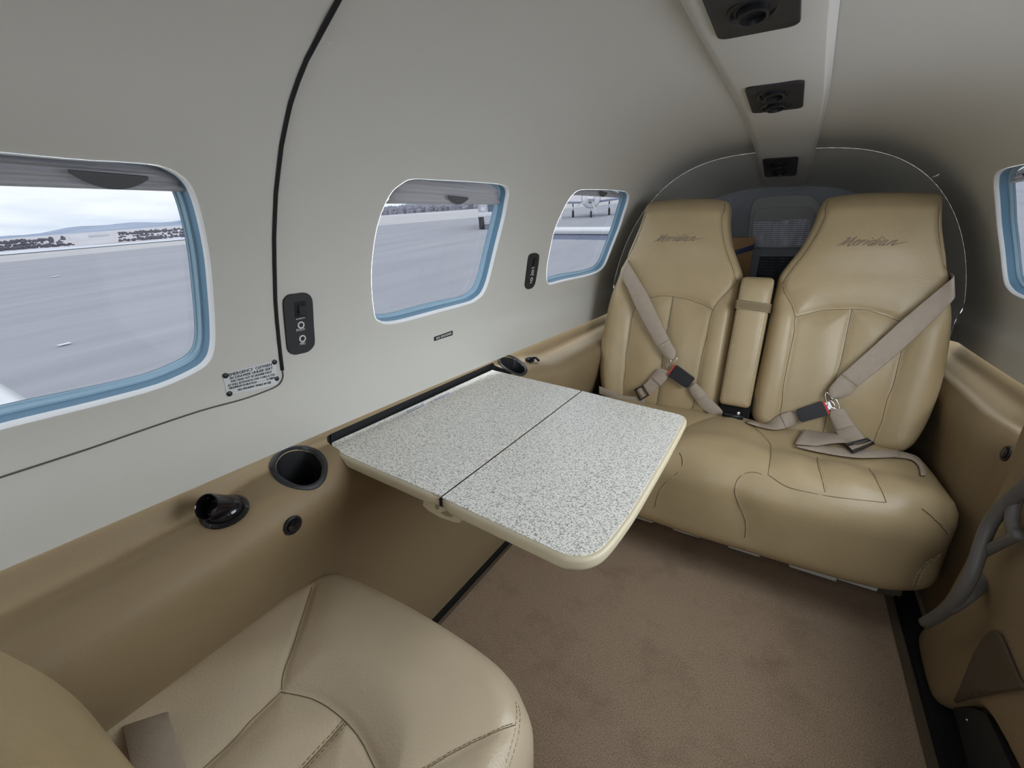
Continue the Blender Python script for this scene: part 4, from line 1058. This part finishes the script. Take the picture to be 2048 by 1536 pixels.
link('piping', from_bm(bm), M['crease'], fc, kind='stuff')
stitches('stitching', [fdl], T, fc, off=.004, L=.004, gap=.0025, r=.0004, m='crease'); stitches('stitching', [fdl], T, fc, off=-.004, L=.004, gap=.0025, r=.0004, m='crease')
if len(fel) > 1: stitches('stitching', [fel], T, fc, off=.003, L=.004, gap=.003, r=.0005); stitches('stitching', [fel], T, fc, off=-.003, L=.004, gap=.003, r=.0005)
stitches('stitching', [fl_[3]], T, fc, off=.002, L=.004, gap=.002, r=.0004, m='crease')
# its backrest, leaning forward away from the cabin
KB = -.24; kb = math.sqrt(1+KB*KB); WB = Vector((0, KB, 1))/kb; NB = Vector((0, 1, -KB))/kb
ol = [(-.17,.30),(-.32,.30),(-.43,.305),(-.468,.34),(-.478,.42),(-.480,.52),(-.470,.62),(-.44,.72),(-.41,.80),(-.39,.88),(-.385,.95),(-.38,1.0),(-.36,1.02),(-.26,1.02),(-.24,1.0),(-.235,.92),(-.22,.82),(-.18,.74),(-.14,.66),(-.13,.5),(-.13,.36)]
ol = [(p.x, (p.y-.34)*kb) for p in smooth_loop(ol, 4)]
PB = Vector((0, .062, .34))
link('backrest', pad(ol, .10, .035, lambda u, w, d: Vector((u, PB.y, PB.z))+WB*w+NB*d, grid=.01, crown=lambda u, w: .006+.015*math.exp(-((w-.17)/.11)**2)), M['leather'], cs)
box('seat_pedestal', (-.52, .04, .0), (-.12, .34, .14), M['tan'], cs, .006)
sb = thing('seat_belt', 'tan webbing strap at the side of the near left seat', 'seat belt', (-.50, .09, .38))
ea = [(-.520,.120,.330),(-.516,.113,.358),(-.506,.106,.374),(-.470,.083,.380),(-.42,.058,.380),(-.38,.03,.38)]; eb = [(-.548,.080,.325),(-.545,.075,.350),(-.534,.070,.371),(-.50,.050,.379),(-.45,.03,.378),(-.41,.0,.378)]
ga = smooth_px([onp(u, v, 2, z) for u, v, z in ((338,1425,.34),(336,1418,.362),(341,1440,.379),(352,1470,.382),(372,1536,.382),(385,1575,.382))], 4)
gb = smooth_px([onp(u, v, 2, z) for u, v, z in ((243,1450,.33),(241,1440,.355),(244,1455,.374),(250,1485,.379),(262,1536,.380),(270,1575,.380))], 4)
ribbon('lap_strap', ga, gb, .002, M['web'], sb)
r = [onp(u, v, 2, .30) for u, v in ((212,1480),(236,1440),(262,1500),(256,1536),(238,1536))]; prism('belt_anchor', r, (0, 0, .03), M['black'], sb, .002)

# ------------------------------------------------------------------ door side at right
XD = .50
ol = [(1.077,.62),(1.076,.494),(1.082,.405),(1.094,.30),(1.115,.19),(1.140,.10),(1.160,.046),(1.145,.018),(1.10,.006),(1.04,.004),(.99,.016),(.945,.07),(.89,.14),(.80,.19),(.60,.21),(.30,.21),(.20,.30),(.20,.62),(.5,.63),(.9,.63)]
ol = [(p.x, p.y) for p in smooth_loop(ol, 4)]
dr = link('door_1', pad(ol, .07, .022, lambda u, w, d: Vector((XD-.03-d*1.0, u, w)), grid=.02, crown=lambda u, w: .008*sm((1.1-u)/.3)), M['tan'], None, kind='structure'); TD = bvh(dr)
pk = [(1992,1264),(2003,1266),(2012,1278),(2030,1320),(2045,1355),(2055,1378),(2005,1386),(1955,1398),(1918,1408),(1922,1396),(1935,1365),(1955,1315),(1975,1280)]
r = [hit(TD, p.x, p.y)[0] for p in smooth_loop(pk, 3)]; r = [p for p in r if p is not None and p.x < .50]
plate('door_pocket', r, (-1, 0, 0), .004, M['pocket'], dr, lift=.003)
box('door_step', (.505, .2, 0), (.57, 1.0, .22), M['tan'], dr, .004)
br_ = thing('door_bracket', 'black metal bracket with bright rivet at the foot of the door panel', 'bracket', (.5, .9, .01))
r = [onp(u, v, 0, .497) for u, v in ((1917,1420),(1930,1416),(1960,1420),(1985,1432),(2005,1470),(2040,1545),(1950,1545),(1930,1470))]
plate('bracket_plate', r, (-1, 0, 0), .008, M['panelblk'], br_)
q = onp(1934, 1440, 0, .488); lathe('rivet', [(.003, 0), (.002, .0015), (0, .002)], M['chrome'], q, (-1, 0, 0), br_, 10)
hrail = thing('handrail', 'grey wrapped handrail tube looping down beside the door panel', 'handrail', (.47, 1.1, .05))
def rail(px, rad, nm='rail_tube'):
    return tube(nm, smooth_px([onp(u, v, 0, x) for u, v, x in px], 5), rad, M['grey'], hrail, 10)
rail([(2075,950,0.447),(2048,978,0.447),(2015,1005,0.444),(1985,1040,0.440),(1968,1075,0.436),(1955,1115,0.432),(1940,1155,0.428),(1915,1195,0.424),(1885,1225,0.422),(1850,1246,0.420)], .0105)
rail([(2035,990,0.450),(2027,1015,0.450),(2024,1045,0.450),(2032,1075,0.450)], .009, 'rail_loop')
rail([(1962,1108,0.442),(1995,1090,0.446),(2040,1068,0.450)], .0085, 'rail_brace')
rail([(2032,1075,.480),(2010,1115,.480),(1980,1150,.480),(1940,1188,0.440),(1900,1216,.424)], .011, 'rail_loop')
rail([(2048,905,.50),(2040,925,.50),(2028,950,.497)], .007, 'rail_loop')
co, no = hit(bvh(wr), 1905, 447)

# ------------------------------------------------------------------ outside
h1_, h2_ = ray(0, 474), ray(1590, 355); gn = np.cross(h1_, h2_); gn /= np.linalg.norm(gn); gn = gn if gn[2] > 0 else -gn
GN = Vector(gn); GX = (Vector((1, 0, 0))-GN*GN.x).normalized(); GY = GN.cross(GX); GH = 2.0; G0 = VC-GN*GH
def G(a, b, h=0): return G0+GX*a+GY*b+GN*h
def gpx(u, v, h=0):
    r = Vector(ray(u, v)); k = -(GH-h)/r.dot(GN); p = VC+r*k-G0; return p.dot(GX), p.dot(GY)
def flatg(name, pts, h, m):
    o = link(name, mesh_from([G(a, b, h) for a, b in pts], [tuple(range(len(pts)))]), m, None, smooth=False, kind='structure'); return o
flatg('ground', [(-2500, -2500), (2500, -2500), (2500, 2500), (-2500, 2500)], 0, M['scrub'])
# apron and its pale edge strip follow the lines seen through the windows
e0, e1, e2 = gpx(0, 527), gpx(380, 489), gpx(757, 452); e3 = gpx(953, 436)
apr = [(60, -200), (e0[0]-6, -200), e0, e1, e2, e3, (-5, 160), (60, 160)]
def ext(a, b, k): return (b[0]+(b[0]-a[0])*k, b[1]+(b[1]-a[1])*k)
f0, f1, f2, f3 = gpx(0, 512), gpx(380, 480), gpx(762, 434), gpx(953, 422)
s0, s1 = gpx(0, 506), gpx(380, 477.5)
flatg('taxiway_shoulder', [ext(f1, f0, 3), f0, f1, f2, f3, (10, 220), (60, 220), (60, -200)], .03, M['concrete'])
flatg('apron', [ext(e1, e0, 3), e0, e1, e2, e3, (-2, 150), (60, 150), (60, -200)], .06, M['asphalt'])
flatg('snow_bank', [ext(s1, s0, 2), s0, s1, ext(s0, s1, .6), ext(f0, f1, .6), f1, f0, ext(f1, f0, 2)], .10, M['snow'])
# paint and crack streaks on the apron
for u, v, u2, v2, w in ((105, 558, 120, 555, .10), (120, 700, 145, 694, .06), (0, 850, 0, 850, 0)):
    if w:
        a, b = gpx(u, v), gpx(u2, v2); d = Vector((b[0]-a[0], b[1]-a[1], 0)).normalized(); n_ = Vector((-d.y, d.x, 0))*w
        flatg('paint_mark', [(a[0]-n_.x, a[1]-n_.y), (b[0]-n_.x, b[1]-n_.y), (b[0]+n_.x, b[1]+n_.y), (a[0]+n_.x, a[1]+n_.y)], .09, M['white'])
# low scrub and small trees beyond the shoulder: nobody could count them
bm = bmesh.new()
def blob(a, b, r, h):
    k = 6; base = [bm.verts.new(G(a+r*math.cos(6.283*i/k), b+r*math.sin(6.283*i/k), 0)) for i in range(k)]
    mid = [bm.verts.new(G(a+r*1.1*math.cos(6.283*i/k+.3), b+r*1.1*math.sin(6.283*i/k+.3), h*random.uniform(.5, .8))) for i in range(k)]; top_ = bm.verts.new(G(a, b, h))
    for i in range(k):
        bm.faces.new((base[i], base[(i+1) % k], mid[(i+1) % k], mid[i])); bm.faces.new((mid[i], mid[(i+1) % k], top_))
for i in range(1800):
    u = random.uniform(-250, 400); line = 506-.079*u if False else lerp(504, 475, u/380)
    v = line-random.choice((1.5, 2.5, 4, 9, 14, 16))-random.random()*2
    if random.random() < .62+.25*math.sin(u*.045):
        a, b = gpx(u, v); D = math.hypot(a, b)
        if not (130 < u < 240 and v < 490): blob(a, b, D*.0022*random.uniform(.5, 1.3), D*.0030*random.uniform(.6, 1.4))
link('scrub_bushes', from_bm(bm), M['bush'], None, smooth=False, kind='stuff', label='dark low scrub bushes scattered beyond the runway edge', category='bushes')
bm = bmesh.new()
for i in range(420):
    u = random.uniform(745, 1010); v = lerp(431, 418, (u-760)/190)-random.random()*3
    a, b = gpx(u, v); D = math.hypot(a, b)
    if D < 500: blob(a, b, D*.006*random.uniform(.5, 1.2), D*.013*random.uniform(.5, 1.3))
link('hedge_brush', from_bm(bm), mat('frosted_brush', (.36, .36, .42), .95, var=.3, vscale=.4), None, smooth=False, kind='stuff', label='frosted grey brush beyond the apron seen through the middle window', category='bushes')
# snowy hills on the horizon
bm = bmesh.new(); R = []; nh = 160
for j, (D, k) in enumerate(((700, 0), (1000, .55), (1300, 1), (1700, .6))):
    row = []
    for i in range(nh+1):
        an = math.radians(95+150*i/nh); hh = .75*(9+5*math.sin(i*.21)+3*math.sin(i*.53+1)+2*math.sin(i*1.3))*k*D/1300
        row.append(bm.verts.new(G(D*math.cos(an), D*math.sin(an), hh)))
    R.append(row)
for A, B in zip(R[:-1], R[1:]):
    for i in range(nh): bm.faces.new((A[i], A[i+1], B[i+1], B[i]))
link('hills', from_bm(bm), M['hill'], None, kind='structure')
# far white building
a, b = gpx(158, 477.5); t = thing('hangar', 'tiny pale flat-roofed building far across the airfield', 'building', G(a, b))
d0 = math.hypot(a, b); w = d0*.022
def gbox(nm, a, b, h0, wx, wy, hh, m, parent, bev=0):
    r = [G(a-wx/2, b-wy/2, h0), G(a+wx/2, b-wy/2, h0), G(a+wx/2, b+wy/2, h0), G(a-wx/2, b+wy/2, h0)]; return prism(nm, r, GN*hh, m, parent, bev)
gbox('hall', a, b, 0, w*.5, w, d0*.006, M['white'], t); gbox('annex', a, b+w*1.1, 0, w*.4, w*1.2, d0*.0035, M['truckw'], t)
# fuel truck seen through the middle window
a, b = gpx(964, 460); t = thing('fuel_truck', 'white truck parked on the apron seen through the middle window', 'truck', G(a, b))
dv = Vector((-a, -b, 0)).normalized(); side_v = Vector((-dv.y, dv.x, 0))   # dv: towards us
if side_v.y < 0: side_v = -side_v
def TP(f, s, h): return G(a+dv.x*f+side_v.x*s, b+dv.y*f+side_v.y*s, h)
def tbox(nm, f0, f1, s0, s1, h0, h1, m, p, bev=.03): return prism(nm, [TP(f0, s0, h0), TP(f1, s0, h0), TP(f1, s1, h0), TP(f0, s1, h0)], GN*(h1-h0), m, p, bev)
cab = tbox('cab', -2.2, .2, -.15, 2.2, .95, 2.9, M['truckw'], t, .08); tbox('bumper', .2, .45, -.2, 2.25, .92, 1.22, M['white'], t, .05); tbox('hood', -.2, .35, -.05, 2.1, 1.0, 1.9, M['truckw'], t, .08)
for k in range(6): tbox('grille_bar', .35, .40, .55, 1.5, 1.25+.1*k, 1.31+.1*k, M['glassdk'], t, 0)
for s in (.05, 1.75): tbox('headlight', .35, .41, s, s+.3, 1.3, 1.55, M['white'], t, .02)
tbox('windshield', .0, .215, .05, 2.0, 2.0, 2.7, M['glassdk'], t, .02)
tbox('tank', -7.5, -2.3, -.1, 2.2, 1.1, 3.1, M['white'], t, .3)
for f in (-.05, -5.2):
    for s in (-.18, 1.90):
        c = TP(f, s, .52); axv = (TP(f, s+1, .52)-c); lathe('wheel', [(0, 0), (.25, 0), (.30, .03), (.50, .0), (.54, .08), (.54, .34), (.48, .4), (0, .4)], M['tire'], c, axv, t, 24)
# small parked aeroplane beyond the rear window
a, b = gpx(1182, 436); D = math.hypot(a, b); t = thing('parked_plane', 'parked propeller plane with white nose seen through the rear left window', 'airplane', G(a, b))
dv = Vector((-a, -b, 0)).normalized(); side_v = Vector((-dv.y, dv.x, 0))
def fus(prof, m, nm, seg=18, off=(0, 0, 0)):
    o0 = TP(off[0], off[1], off[2]); axv = TP(off[0]-1, off[1], off[2])-o0; return lathe(nm, prof, m, o0, axv, t, seg)
fus([(0, -.3), (.22, -.1), (.30, .1)], M['chrome'], 'spinner', off=(1.2, 0, 1.55))
fus([(.30, .0), (.62, .25), (.72, .9), (.75, 1.6)], M['white'], 'cowling', off=(1.0, 0, 1.5))
fus([(.75, .0), (.85, 1.2), (.85, 3.5), (.55, 5.5), (.2, 8), (0, 8.2)], M['planeb'], 'fuselage', off=(-.6, 0, 1.55))
for k in range(4):
    an = k*math.pi/2+.4; c = TP(1.25, 0, 1.55); u1 = (TP(1.25, 1, 1.55)-c); d_ = u1*math.cos(an)+GN*math.sin(an); p_ = u1*math.sin(an)*-1+GN*math.cos(an)
    prism('propeller_blade', [c+d_*.2-p_*.07, c+d_*1.2-p_*.09, c+d_*1.3, c+d_*1.2+p_*.06, c+d_*.2+p_*.07], (TP(1.2, 0, 1.55)-c), M['ltxt'], t)
for s in (-1, 1):
    prism('wing', [TP(-1.6, s*.5, 1.15), TP(-3.0, s*.5, 1.15), TP(-2.8, s*6, 1.5), TP(-1.9, s*6, 1.5)], GN*.16, M['planeb'], t, .03)
    tube('gear_leg', [TP(-2, s*1.6, 1.2), TP(-2, s*1.6, .35)], .06, M['chrome'], t); c = TP(-2, s*1.6-.09, .32); lathe('wheel', [(0, 0), (.30, 0), (.32, .09), (.30, .18), (0, .18)], M['tire'], c, TP(-2, s*1.6+1, .32)-TP(-2, s*1.6, .32), t, 16)
tube('gear_leg', [TP(.2, 0, 1.2), TP(.2, 0, .3)], .05, M['chrome'], t); lathe('wheel', [(0, 0), (.26, 0), (.28, .08), (.26, .16), (0, .16)], M['tire'], TP(.2, -.08, .28), TP(0, 1, 0)-TP(0, 0, 0), t, 16)
# a traffic cone-like tie-down stand on the apron
a, b = gpx(1122, 443); t = thing('ramp_stand', 'small white A-shaped stand on the apron by the parked plane', 'stand', G(a, b))
for f in (-.35, .35): tube('stand_leg', [TP(f, 0, 0), TP(0, 0, .9)], .05, M['white'], t)
tube('stand_foot', [TP(-.35, 0, .03), TP(.35, 0, .03)], .05, M['white'], t)
# own wing and tailplane
wg = thing('aircraft_wing', 'white wing of this aircraft low outside the front left window', 'wing', (-.7, 0, -.2))
A_ = [(.0, 1), (.0, 0)]
bm = bmesh.new(); R = []
for x, zz, y0, y1 in ((-.66, -.26, -1.6, .74), (-4.04, -.13, -1.2, .70), (-6.5, -.04, -.9, .66)):
    rr = []
    for k in range(16):
        an = 2*math.pi*k/16; c = math.cos(an); s = math.sin(an); yy = lerp(y0, y1, (1-c)/2); th = .10*(abs(s)**1.0)*(1 if s > 0 else .6)*(1-.75*((1-c)/2))
        rr.append(bm.verts.new((x, yy, zz+(th if s > 0 else -th))))
    R.append(rr)
for A, B in zip(R[:-1], R[1:]):
    for k in range(16): bm.faces.new((A[k], A[(k+1) % 16], B[(k+1) % 16], B[k]))
bm.faces.new(R[0]); bm.faces.new(R[-1]); link('wing_skin', from_bm(bm), M['white'], wg)
tl = thing('tailplane', 'white tailplane with dark underside outside the rear left window', 'tailplane', (-.3, 5.2, .9))
bm = bmesh.new(); R = []
for x, y0 in ((-.35, 4.75), (-3.2, 5.05)):
    rr = []
    for k in range(14):
        an = 2*math.pi*k/14; c = math.cos(an); s = math.sin(an); rr.append(bm.verts.new((x, y0+.40*(1-c), .905+.062*s*(1-.5*(1-c)/2))))
    R.append(rr)
for k in range(14): bm.faces.new((R[0][k], R[0][(k+1) % 14], R[1][(k+1) % 14], R[1][k]))
bm.faces.new(R[0]); bm.faces.new(R[1]); link('stabilizer_skin', from_bm(bm), M['white'], tl)
R2 = [Vector((-.35, 4.80, .815)), Vector((-3.0, 5.10, .815)), Vector((-3.0, 5.5, .83)), Vector((-.35, 5.4, .83))]; prism('underside', R2, (0, 0, .05), M['planeb'], tl)
